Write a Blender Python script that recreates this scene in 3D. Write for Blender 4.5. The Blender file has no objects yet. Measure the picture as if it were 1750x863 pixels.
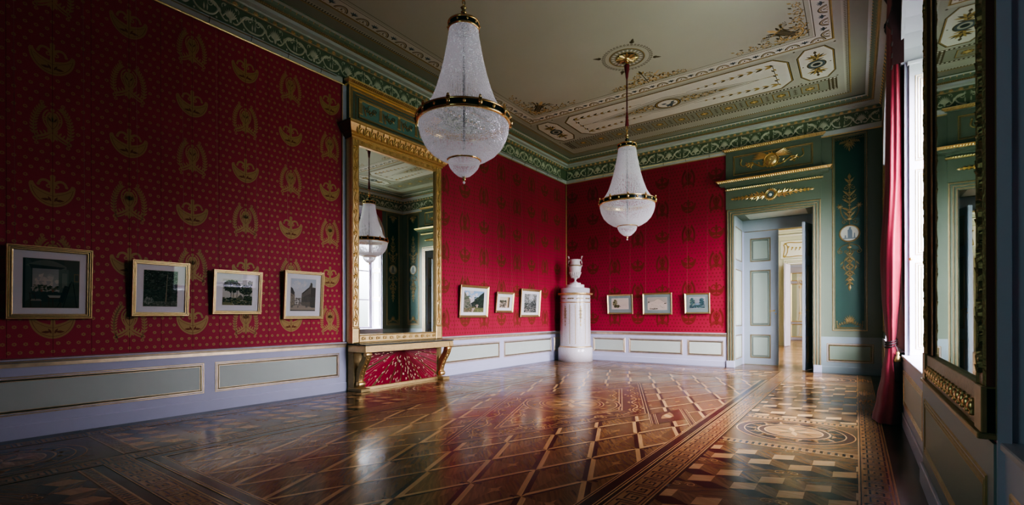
import bpy, math, random
from math import sin, cos, pi, sqrt, atan2, radians, hypot
from mathutils import Vector, Matrix

scene = bpy.context.scene
COL = scene.collection
W = 7.12      # room width (x), left wall at x=0
L = 12.4      # room length, far wall at y=0, near wall at y=-12.4
H = 5.54      # ceiling

# ------------------------------------------------------------------ materials
MATS = {}
def principled(name, col, rough=.5, metal=0.0, spec=.5, noise=0.0, nscale=8.0, bump=0.0, bscale=60.0,
               coat=0.0, sheen=0.0, coords='Object', stretch=None, subsurf=0.0):
    m = bpy.data.materials.new(name); m.use_nodes = True
    nt = m.node_tree; b = nt.nodes['Principled BSDF']
    b.inputs['Base Color'].default_value = (*col, 1)
    b.inputs['Roughness'].default_value = rough
    b.inputs['Metallic'].default_value = metal
    b.inputs['Specular IOR Level'].default_value = spec
    if coat: b.inputs['Coat Weight'].default_value = coat; b.inputs['Coat Roughness'].default_value = .08
    if sheen: b.inputs['Sheen Weight'].default_value = sheen
    if noise or bump:
        tc = nt.nodes.new('ShaderNodeTexCoord'); src = tc.outputs[coords]
        if stretch:
            mp = nt.nodes.new('ShaderNodeMapping'); mp.inputs['Scale'].default_value = stretch
            nt.links.new(src, mp.inputs[0]); src = mp.outputs[0]
    if noise:
        n = nt.nodes.new('ShaderNodeTexNoise'); n.inputs['Scale'].default_value = nscale
        n.inputs['Detail'].default_value = 4
        nt.links.new(src, n.inputs['Vector'])
        mx = nt.nodes.new('ShaderNodeMix'); mx.data_type = 'RGBA'
        mx.inputs[6].default_value = (*[c*(1-noise) for c in col], 1)
        mx.inputs[7].default_value = (*[min(1, c*(1+noise)) for c in col], 1)
        nt.links.new(n.outputs['Fac'], mx.inputs[0]); nt.links.new(mx.outputs[2], b.inputs['Base Color'])
    if bump:
        n2 = nt.nodes.new('ShaderNodeTexNoise'); n2.inputs['Scale'].default_value = bscale
        nt.links.new(src, n2.inputs['Vector'])
        bp = nt.nodes.new('ShaderNodeBump'); bp.inputs['Strength'].default_value = bump
        bp.inputs['Distance'].default_value = .004
        nt.links.new(n2.outputs['Fac'], bp.inputs['Height']); nt.links.new(bp.outputs[0], b.inputs['Normal'])
    MATS[name] = m
    return m

def wood(name, c1, c2, rough=.22):
    m = bpy.data.materials.new(name); m.use_nodes = True
    nt = m.node_tree; b = nt.nodes['Principled BSDF']; N = nt.nodes.new; K = nt.links.new
    uv = N('ShaderNodeUVMap'); uv.uv_map = 'UVMap'
    mp = N('ShaderNodeMapping'); mp.inputs['Scale'].default_value = (2.2, 26, 1)
    K(uv.outputs[0], mp.inputs[0])
    n = N('ShaderNodeTexNoise'); n.inputs['Scale'].default_value = 1.6; n.inputs['Detail'].default_value = 5; n.inputs['Distortion'].default_value = .6
    K(mp.outputs[0], n.inputs['Vector'])
    mx = N('ShaderNodeMix'); mx.data_type = 'RGBA'
    mx.inputs[6].default_value = (*c1, 1); mx.inputs[7].default_value = (*c2, 1)
    rp = N('ShaderNodeMapRange'); rp.inputs[1].default_value = .32; rp.inputs[2].default_value = .68
    K(n.outputs['Fac'], rp.inputs[0]); K(rp.outputs[0], mx.inputs[0])
    K(mx.outputs[2], b.inputs['Base Color'])
    tc = N('ShaderNodeTexCoord')
    n2 = N('ShaderNodeTexNoise'); n2.inputs['Scale'].default_value = 1.3; n2.inputs['Detail'].default_value = 3
    K(tc.outputs['Object'], n2.inputs['Vector'])
    r2 = N('ShaderNodeMapRange'); r2.inputs[1].default_value = .3; r2.inputs[2].default_value = .7
    r2.inputs[3].default_value = rough*.7; r2.inputs[4].default_value = rough*1.35
    K(n2.outputs['Fac'], r2.inputs[0]); K(r2.outputs[0], b.inputs['Roughness'])
    n3 = N('ShaderNodeTexNoise'); n3.inputs['Scale'].default_value = 5.5; n3.inputs['Detail'].default_value = 2
    K(tc.outputs['Object'], n3.inputs['Vector'])
    bp = N('ShaderNodeBump'); bp.inputs['Strength'].default_value = .25; bp.inputs['Distance'].default_value = .004
    K(n3.outputs['Fac'], bp.inputs['Height']); K(bp.outputs[0], b.inputs['Normal'])
    b.inputs['Specular IOR Level'].default_value = .62
    MATS[name] = m
    return m

def colmat(name, rough=.6, spec=.2):
    m = bpy.data.materials.new(name); m.use_nodes = True
    nt = m.node_tree; b = nt.nodes['Principled BSDF']
    a = nt.nodes.new('ShaderNodeVertexColor'); a.layer_name = 'Col'
    nt.links.new(a.outputs[0], b.inputs['Base Color'])
    b.inputs['Roughness'].default_value = rough; b.inputs['Specular IOR Level'].default_value = spec
    MATS[name] = m; return m

principled('red_damask', (.42, .028, .066), .55, spec=.25, noise=.08, nscale=3, bump=.25, bscale=300)
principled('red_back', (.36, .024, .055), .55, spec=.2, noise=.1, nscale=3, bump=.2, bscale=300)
principled('seam', (.14, .004, .012), .7, spec=.1)
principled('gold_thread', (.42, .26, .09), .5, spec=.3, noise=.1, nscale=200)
principled('gold_thread_line_shade', (.22, .055, .028), .6, spec=.15, noise=.1, nscale=200)  # motif line detail; also far left motifs, their weaker sheen painted in
principled('gold_thread_back_shade', (.19, .034, .022), .6, spec=.1, noise=.1, nscale=200)  # same gold thread, its dark look on the back wall put into the colour
principled('pale_paint', (.52, .52, .67), .42, noise=.03, nscale=4)
principled('door_paint', (.33, .37, .42), .42, noise=.03, nscale=4)
principled('door_panel', (.31, .36, .31), .45)
principled('pale_paint_dim', (.24, .29, .31), .42, noise=.03, nscale=4)  # same paint as pale_paint, with the shade at right put into the colour
principled('panel_paint_dim_shade', (.20, .25, .20), .45)  # shaded copy of panel_paint for the same dado runs
principled('panel_paint', (.50, .55, .50), .45, noise=.04, nscale=5)
principled('band_paint', (.56, .60, .60), .5)
principled('cornice_grey', (.52, .56, .52), .55, noise=.04, nscale=6)
principled('frieze_green', (.135, .175, .10), .6, noise=.15, nscale=5)
principled('frieze_relief', (.60, .62, .50), .55, noise=.15, nscale=20)
principled('cornice_green', (.17, .22, .14), .55)
principled('wall_grey_green', (.145, .172, .130), .5, noise=.05, nscale=3)
principled('teal_panel', (.020, .062, .045), .5, noise=.12, nscale=3)
principled('teal_light', (.16, .30, .28), .5)
principled('gilt', (.80, .60, .31), .33, metal=.9, bump=.3, bscale=90, noise=.15, nscale=30)
principled('gilt_line', (.74, .60, .42), .36, metal=.85, noise=.3, nscale=12)
principled('gilt_dull', (.40, .30, .145), .45, metal=.7, noise=.25, nscale=15)
principled('gilt_old', (.30, .22, .10), .42, metal=.7, noise=.4, nscale=40, bump=.6, bscale=120)
principled('bole_red', (.16, .022, .012), .5, noise=.2, nscale=15)
principled('frame_shadow', (.035, .028, .012), .6)
principled('ceiling_paint', (.50, .52, .42), .7, noise=.05, nscale=1.2)
principled('ceiling_pale', (.64, .65, .57), .7, noise=.04, nscale=3)
principled('ceiling_grey', (.43, .44, .36), .7, noise=.05, nscale=3)
principled('ceiling_greygreen', (.30, .31, .235), .7)
principled('paint_gold', (.42, .30, .085), .5, noise=.25, nscale=30)
principled('paint_gold_light', (.66, .50, .21), .45, noise=.2, nscale=30)
principled('paint_brown', (.105, .075, .022), .6, noise=.2, nscale=20)
principled('paint_dark', (.035, .038, .028), .6)
principled('paint_blue', (.10, .13, .15), .6)
principled('marble_white', (.64, .60, .63), .22, noise=.22, nscale=45, spec=.5)
principled('marble_urn', (.74, .69, .69), .32, noise=.04, nscale=10)
principled('marble_dark', (.10, .11, .11), .25, noise=.6, nscale=30)
principled('black_enamel', (.008, .012, .01), .25)
principled('chand_gold', (.86, .62, .30), .22, metal=1.0)
principled('red_cord', (.20, .010, .022), .7, noise=.2, nscale=60)
principled('curtain_red', (.20, .007, .026), .6, sheen=.08, noise=.18, nscale=14, bump=.3, bscale=60)
principled('curtain_dark', (.05, .006, .012), .8)
principled('tassel_dark', (.03, .012, .015), .8)
principled('white_paint', (.50, .46, .55), .4)
principled('cream_wall', (.58, .58, .44), .55)
principled('cream_light', (.70, .69, .62), .5)
principled('mirror_glass', (.88, .92, .89), .01, metal=1.0)
principled('mirror_old', (.50, .62, .56), .015, metal=1.0)
principled('mat_white', (.82, .80, .82), .7)
principled('mat_grey', (.25, .30, .29), .7)
principled('mat_cream', (.74, .66, .60), .7)
principled('brass', (.62, .44, .16), .3, metal=1.0)
principled('wire', (.45, .25, .2), .4, metal=.6)
principled('iron', (.05, .05, .05), .4, metal=.8)
principled('candle', (.85, .83, .75), .5)
principled('silk_magenta', (.44, .010, .055), .42, spec=.4, sheen=.4)
colmat('painting')
wood('wood_light', (.50, .285, .125), (.62, .38, .18), .2)
wood('wood_mid', (.115, .056, .021), (.25, .125, .047), .2)
wood('wood_mid2', (.16, .080, .031), (.30, .155, .062), .2)
wood('wood_dark', (.030, .011, .007), (.060, .021, .011), .2)
wood('wood_red', (.085, .028, .015), (.130, .046, .024), .2)
wood('wood_inlay', (.30, .15, .06), (.42, .23, .10), .2)
wood('wood_outer', (.03, .016, .008), (.065, .034, .016), .22)

def glass_mat(name, tint=(1, 1, 1), fres=.08):
    m = bpy.data.materials.new(name); m.use_nodes = True
    nt = m.node_tree; nt.nodes.clear(); N = nt.nodes.new; K = nt.links.new
    o = N('ShaderNodeOutputMaterial'); mx = N('ShaderNodeMixShader')
    t = N('ShaderNodeBsdfTransparent'); t.inputs[0].default_value = (*tint, 1)
    g = N('ShaderNodeBsdfGlossy'); g.inputs['Roughness'].default_value = .02
    lw = N('ShaderNodeLayerWeight'); lw.inputs[0].default_value = .5
    pw = N('ShaderNodeMath'); pw.operation = 'POWER'; pw.inputs[1].default_value = 4.0; K(lw.outputs['Facing'], pw.inputs[0])
    ma = N('ShaderNodeMath'); ma.operation = 'MULTIPLY_ADD'; ma.inputs[1].default_value = .7; ma.inputs[2].default_value = .045; K(pw.outputs[0], ma.inputs[0])
    K(ma.outputs[0], mx.inputs[0]); K(t.outputs[0], mx.inputs[1]); K(g.outputs[0], mx.inputs[2]); K(mx.outputs[0], o.inputs[0])
    MATS[name] = m
glass_mat('pane_glass')
def crystal_mat():
    m = bpy.data.materials.new('crystal'); m.use_nodes = True
    nt = m.node_tree; nt.nodes.clear(); N = nt.nodes.new; K = nt.links.new
    o = N('ShaderNodeOutputMaterial'); d = N('ShaderNodeBsdfDiffuse'); t = N('ShaderNodeBsdfTranslucent'); g = N('ShaderNodeBsdfGlossy')
    d.inputs[0].default_value = (.93, .90, .94, 1); t.inputs[0].default_value = (.95, .92, .96, 1); g.inputs[0].default_value = (1, 1, 1, 1); g.inputs['Roughness'].default_value = .07
    a = N('ShaderNodeMixShader'); b = N('ShaderNodeMixShader'); a.inputs[0].default_value = .5; b.inputs[0].default_value = .22
    K(d.outputs[0], a.inputs[1]); K(t.outputs[0], a.inputs[2]); K(a.outputs[0], b.inputs[1]); K(g.outputs[0], b.inputs[2]); tr = N('ShaderNodeBsdfTransparent'); c = N('ShaderNodeMixShader'); c.inputs[0].default_value = .24; K(b.outputs[0], c.inputs[1]); K(tr.outputs[0], c.inputs[2]); em = N('ShaderNodeEmission'); em.inputs[0].default_value = (.95, .92, 1.0, 1); em.inputs[1].default_value = .019; ad = N('ShaderNodeAddShader'); K(c.outputs[0], ad.inputs[0]); K(em.outputs[0], ad.inputs[1]); K(ad.outputs[0], o.inputs[0])  # faint emission added to brighten the unlit crystals
    MATS['crystal'] = m
crystal_mat()

# ------------------------------------------------------------------ 2D ornaments
def clip_rect(poly, x0, y0, x1, y1):
    def cl(p, f, inter):
        out = []
        for i in range(len(p)):
            a, b = p[i-1], p[i]
            fa, fb = f(a), f(b)
            if fb:
                if not fa: out.append(inter(a, b))
                out.append(b)
            elif fa: out.append(inter(a, b))
        return out
    def ix(xc): return lambda a, b: (xc, a[1]+(b[1]-a[1])*(xc-a[0])/(b[0]-a[0]))
    def iy(yc): return lambda a, b: (a[0]+(b[0]-a[0])*(yc-a[1])/(b[1]-a[1]), yc)
    for f, i in ((lambda p: p[0] >= x0, ix(x0)), (lambda p: p[0] <= x1, ix(x1)), (lambda p: p[1] >= y0, iy(y0)), (lambda p: p[1] <= y1, iy(y1))):
        if not poly: return []
        poly = cl(poly, f, i)
    return poly

def bez(p0, p1, p2, p3, n=10):
    r = []
    for i in range(n+1):
        t = i/n; s = 1-t
        r.append((s**3*p0[0]+3*s*s*t*p1[0]+3*s*t*t*p2[0]+t**3*p3[0], s**3*p0[1]+3*s*s*t*p1[1]+3*s*t*t*p2[1]+t**3*p3[1]))
    return r
def arc(cx, cy, rx, ry, a0, a1, n=16):
    return [(cx+rx*cos(a0+(a1-a0)*i/n), cy+ry*sin(a0+(a1-a0)*i/n)) for i in range(n+1)]
def spiral(cx, cy, r0, r1, a0, turns, n=20):
    return [(cx+(r0+(r1-r0)*i/n)*cos(a0+turns*2*pi*i/n), cy+(r0+(r1-r0)*i/n)*sin(a0+turns*2*pi*i/n)) for i in range(n+1)]

class Mo:
    """flat ornament: vertices (a,b,h), faces, material names, grain angle, colour"""
    def __init__(s): s.v = []; s.f = []; s.m = []; s.g = []; s.c = []
    def poly(s, pts, m, h=0, g=0, c=None):
        if len(pts) < 3: return
        k = len(s.v); s.v += [(p[0], p[1], h) for p in pts]
        s.f.append(tuple(range(k, k+len(pts)))); s.m.append(m); s.g.append(g); s.c.append(c)
    def rect(s, x0, y0, x1, y1, m, h=0, g=0, c=None): s.poly([(x0, y0), (x1, y0), (x1, y1), (x0, y1)], m, h, g, c)
    def stroke(s, pts, w, m, h=0, ridge=0, g=0, c=None, taper=None, closed=False):
        n = len(pts)
        if n < 2: return
        k = len(s.v)
        for i, p in enumerate(pts):
            if closed: a = pts[i-1]; b = pts[(i+1) % n]
            else: a = pts[max(0, i-1)]; b = pts[min(n-1, i+1)]
            dx, dy = b[0]-a[0], b[1]-a[1]; d = hypot(dx, dy) or 1
            ww = w/2
            if taper:
                t = i/(n-1)
                ww *= (taper[0]+(taper[1]-taper[0])*t)
            nx, ny = -dy/d*ww, dx/d*ww
            s.v.append((p[0]+nx, p[1]+ny, h))
            if ridge: s.v.append((p[0], p[1], h+ridge))
            s.v.append((p[0]-nx, p[1]-ny, h))
        q = 3 if ridge else 2
        for i in range(n if closed else n-1):
            j = (i+1) % n
            for e in range(q-1):
                s.f.append((k+i*q+e, k+i*q+e+1, k+j*q+e+1, k+j*q+e)); s.m.append(m); s.g.append(g); s.c.append(c)
    def ring(s, cx, cy, r0, r1, m, h=0, n=32, ry=1.0, ridge=0):
        pts = [(cx+(r0+r1)/2*cos(2*pi*i/n), cy+(r0+r1)/2*ry*sin(2*pi*i/n)) for i in range(n)]
        s.stroke(pts, abs(r1-r0), m, h, ridge, closed=True)
    def disc(s, cx, cy, r, m, h=0, n=16, ry=1.0, dome=0, c=None):
        pts = [(cx+r*cos(2*pi*i/n), cy+r*ry*sin(2*pi*i/n)) for i in range(n)]
        if not dome: s.poly(pts, m, h, c=c); return
        k = len(s.v)
        s.v += [(p[0], p[1], h) for p in pts]
        s.v += [(cx+(p[0]-cx)*.6, cy+(p[1]-cy)*.6, h+dome*.8) for p in pts]
        s.v.append((cx, cy, h+dome))
        for i in range(n):
            j = (i+1) % n
            s.f.append((k+i, k+j, k+n+j, k+n+i)); s.m.append(m); s.g.append(0); s.c.append(c)
            s.f.append((k+n+i, k+n+j, k+2*n)); s.m.append(m); s.g.append(0); s.c.append(c)
    def leaf(s, x, y, a, l, w, m, h=0, ridge=0, c=None, bend=0):
        # pointed oval leaf from (x,y) toward angle a
        pr = ((0, .15), (.25, .8), (.5, 1), (.75, .6), (1, .03))
        cx = []
        for t, ww in pr:
            aa = a+bend*t
            cx.append((x+l*t*cos(aa), y+l*t*sin(aa), ww*w/2, aa))
        k = len(s.v)
        for px, py, ww, aa in cx:
            s.v.append((px-sin(aa)*ww, py+cos(aa)*ww, h)); s.v.append((px, py, h+ridge)); s.v.append((px+sin(aa)*ww, py-cos(aa)*ww, h))
        for i in range(len(cx)-1):
            for e in (0, 1):
                s.f.append((k+i*3+e, k+i*3+e+1, k+i*3+4+e, k+i*3+3+e)); s.m.append(m); s.g.append(0); s.c.append(c)
    def frame(s, path, prof, mats, h0=0, closed=True):
        """mitred moulding along a counter-clockwise path; prof=[(inset,height)...]"""
        n = len(path); loops = []
        for d, hh in prof:
            pts = []
            for i in range(n):
                p0, p1, p2 = path[i-1], path[i], path[(i+1) % n]
                if not closed and i == 0: p0 = (2*p1[0]-p2[0], 2*p1[1]-p2[1])
                if not closed and i == n-1: p2 = (2*p1[0]-p0[0], 2*p1[1]-p0[1])
                a = Vector((p1[0]-p0[0], p1[1]-p0[1])).normalized(); b = Vector((p2[0]-p1[0], p2[1]-p1[1])).normalized()
                na = Vector((-a.y, a.x)); nb = Vector((-b.y, b.x)); t = (na+nb)
                t = t/ max(1e-6, t.dot(na))
                pts.append((p1[0]+t.x*d, p1[1]+t.y*d, h0+hh))
            loops.append(pts)
        k = len(s.v)
        for lp in loops: s.v += lp
        for q in range(len(prof)-1):
            mm = mats if isinstance(mats, str) else mats[q]
            if mm is None: continue
            for i in range(n if closed else n-1):
                j = (i+1) % n
                s.f.append((k+q*n+i, k+q*n+j, k+(q+1)*n+j, k+(q+1)*n+i)); s.m.append(mm); s.g.append(0); s.c.append(None)
    def add(s, o, dx=0, dy=0, sc=1.0, rot=0, mirror=False, mat=None, dh=0, sy=None):
        k = len(s.v); c_, s_ = cos(rot), sin(rot); sy = sc if sy is None else sy
        for a, b, h in o.v:
            a = -a if mirror else a
            a *= sc; b *= sy
            s.v.append((dx+a*c_-b*s_, dy+a*s_+b*c_, h+dh))
        s.f += [tuple(i+k for i in f) for f in o.f]
        s.m += [mat]*len(o.m) if mat else o.m
        s.g += o.g; s.c += o.c
    def clip(s, x0, y0, x1, y1):
        r = Mo()
        for f, m, g, c in zip(s.f, s.m, s.g, s.c):
            p = clip_rect([s.v[i][:2] for i in f], x0, y0, x1, y1)
            if len(p) > 2: r.poly(p, m, s.v[f[0]][2], g, c)
        return r

class MB:
    """3D mesh accumulator"""
    def __init__(s): s.v = []; s.f = []; s.m = []; s.g = []; s.c = []; s.sm = []
    def face(s, pts, m, g=0, c=None, smooth=False):
        k = len(s.v); s.v += [tuple(p) for p in pts]; s.f.append(tuple(range(k, k+len(pts)))); s.m.append(m); s.g.append(g); s.c.append(c); s.sm.append(smooth)
    def mo(s, o, fn, smooth=False):
        k = len(s.v); s.v += [fn(a, b, h) for a, b, h in o.v]
        s.f += [tuple(i+k for i in f) for f in o.f]; s.m += o.m; s.g += o.g; s.c += o.c; s.sm += [smooth]*len(o.f)
    def box(s, x0, y0, z0, x1, y1, z1, m, skip=''):
        x0, x1 = min(x0, x1), max(x0, x1); y0, y1 = min(y0, y1), max(y0, y1); z0, z1 = min(z0, z1), max(z0, z1)
        P = [(x0, y0, z0), (x1, y0, z0), (x1, y1, z0), (x0, y1, z0), (x0, y0, z1), (x1, y0, z1), (x1, y1, z1), (x0, y1, z1)]
        F = dict(b=(0, 3, 2, 1), t=(4, 5, 6, 7), f=(0, 1, 5, 4), k=(2, 3, 7, 6), l=(3, 0, 4, 7), r=(1, 2, 6, 5))
        k = len(s.v); s.v += P
        for n, f in F.items():
            if n in skip: continue
            s.f.append(tuple(i+k for i in f)); s.m.append(m if isinstance(m, str) else m.get(n, m['*'])); s.g.append(0); s.c.append(None); s.sm.append(False)
    def bbox(s, x0, y0, z0, x1, y1, z1, m, b=.004):
        """box with chamfered vertical and horizontal edges"""
        x0, x1 = min(x0, x1), max(x0, x1); y0, y1 = min(y0, y1), max(y0, y1); z0, z1 = min(z0, z1), max(z0, z1)
        def lp(e, z): return [(x0+e, y0+b*(e == 0), z), (x0+b+e*0, y0+e, z)]
        def ring8(i, z):
            a, c, d, e = x0+i, x1-i, y0+i, y1-i
            return [(a+b, d, z), (c-b, d, z), (c, d+b, z), (c, e-b, z), (c-b, e, z), (a+b, e, z), (a, e-b, z), (a, d+b, z)]
        R = [ring8(b, z0), ring8(0, z0+b), ring8(0, z1-b), ring8(b, z1)]
        k = len(s.v)
        for r in R: s.v += r
        def F(f): s.f.append(f); s.m.append(m); s.g.append(0); s.c.append(None); s.sm.append(False)
        for q in range(3):
            for i in range(8):
                j = (i+1) % 8; F((k+q*8+i, k+q*8+j, k+q*8+8+j, k+q*8+8+i))
        F(tuple(k+i for i in reversed(range(8)))); F(tuple(k+24+i for i in range(8)))
    def lathe(s, prof, m, n=32, c=(0, 0, 0), axis='z', smooth=True, a0=0, a1=2*pi):
        k = len(s.v); full = abs(a1-a0-2*pi) < 1e-6; nn = n if full else n+1
        for r, z in prof:
            for i in range(nn):
                a = a0+(a1-a0)*i/n
                if axis == 'z': s.v.append((c[0]+r*cos(a), c[1]+r*sin(a), c[2]+z))
                elif axis == 'y': s.v.append((c[0]+r*cos(a), c[1]+z, c[2]+r*sin(a)))
                else: s.v.append((c[0]+z, c[1]+r*cos(a), c[2]+r*sin(a)))
        for q in range(len(prof)-1):
            mm = m if isinstance(m, str) else m[q]
            for i in range(n):
                j = (i+1) % nn
                s.f.append((k+q*nn+i, k+q*nn+j, k+(q+1)*nn+j, k+(q+1)*nn+i)); s.m.append(mm); s.g.append(0); s.c.append(None); s.sm.append(smooth)
    def tube(s, pts, r, m, n=8, smooth=True, radii=None):
        P = [Vector(p) for p in pts]; k = len(s.v); up = Vector((0, 0, 1))
        for i, p in enumerate(P):
            t = (P[min(i+1, len(P)-1)]-P[max(i-1, 0)]).normalized()
            u = t.cross(up)
            if u.length < 1e-3: u = t.cross(Vector((0, 1, 0)))
            u.normalize(); w = t.cross(u); rr = radii[i] if radii else r
            for j in range(n):
                a = 2*pi*j/n; s.v.append(tuple(p+u*cos(a)*rr+w*sin(a)*rr))
        for i in range(len(P)-1):
            for j in range(n):
                q = (j+1) % n
                s.f.append((k+i*n+j, k+i*n+q, k+(i+1)*n+q, k+(i+1)*n+j)); s.m.append(m); s.g.append(0); s.c.append(None); s.sm.append(smooth)
        for e in (0, len(P)-1):
            s.f.append(tuple(k+e*n+j for j in range(n))); s.m.append(m); s.g.append(0); s.c.append(None); s.sm.append(False)
    def sweep(s, path, prof, mats, fn):
        """prof (d,h) swept along straight segment list path with fn(pathpoint_index, d, h)->xyz"""
        k = len(s.v); n = len(prof)
        for i in range(len(path)):
            for d, h in prof: s.v.append(fn(path[i], d, h))
        for i in range(len(path)-1):
            for q in range(n-1):
                mm = mats if isinstance(mats, str) else mats[q]
                s.f.append((k+i*n+q, k+i*n+q+1, k+(i+1)*n+q+1, k+(i+1)*n+q)); s.m.append(mm); s.g.append(0); s.c.append(None); s.sm.append(False)
    def build(s, name, parent=None, loc=(0, 0, 0), kind=None, uv=False, smooth_all=False):
        me = bpy.data.meshes.new(name)
        v = s.v if loc == (0, 0, 0) else [(a-loc[0], b-loc[1], c-loc[2]) for a, b, c in s.v]
        me.from_pydata(v, [], s.f)
        names = []
        idx = {}
        for m in s.m:
            if m not in idx: idx[m] = len(names); names.append(m)
        for m in names: me.materials.append(MATS[m])
        me.polygons.foreach_set('material_index', [idx[m] for m in s.m])
        me.polygons.foreach_set('use_smooth', [True]*len(s.f) if smooth_all else s.sm)
        if uv:
            l = me.uv_layers.new(name='UVMap'); out = []
            for fi, f in enumerate(s.f):
                g = s.g[fi]; c_, s_ = cos(-g), sin(-g); o = (fi*0.618) % 7.0
                for i in f:
                    x, y, z = s.v[i]; out += [x*c_-y*s_+o, x*s_+y*c_+o*1.7]
            l.data.foreach_set('uv', out)
        if any(c is not None for c in s.c):
            ca = me.color_attributes.new('Col', 'FLOAT_COLOR', 'CORNER'); out = []
            for fi, f in enumerate(s.f):
                c = s.c[fi] or (.5, .5, .5)
                out += [c[0], c[1], c[2], 1]*len(f)
            ca.data.foreach_set('color', out)
        me.update()
        o = bpy.data.objects.new(name, me); COL.objects.link(o)
        if parent is not None: o.parent = parent
        else: o.location = loc
        if kind: o['kind'] = kind
        return o

def thing(name, label, cat, loc=(0, 0, 0), group=None, rz=0):
    o = bpy.data.objects.new(name, None); COL.objects.link(o); o.location = loc; o.rotation_euler = (0, 0, rz)
    o.empty_display_size = .1
    o['label'] = label; o['category'] = cat
    if group: o['group'] = group
    return o
def tag(o, label, cat, group=None):
    o['label'] = label; o['category'] = cat
    if group: o['group'] = group
    return o
# wall mappings (a to the right as seen from inside, b up, h out of the wall)
def WL(y0, z0, x0=0.0): return lambda a, b, h: (x0+h, y0+a, z0+b)
def WBk(x0, z0, y0=0.0): return lambda a, b, h: (x0+a, y0-h, z0+b)
def WR(y0, z0, x0=W): return lambda a, b, h: (x0-h, y0-a, z0+b)
def WF(x0, z0, y0=-L): return lambda a, b, h: (x0-a, y0+h, z0+b)
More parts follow.
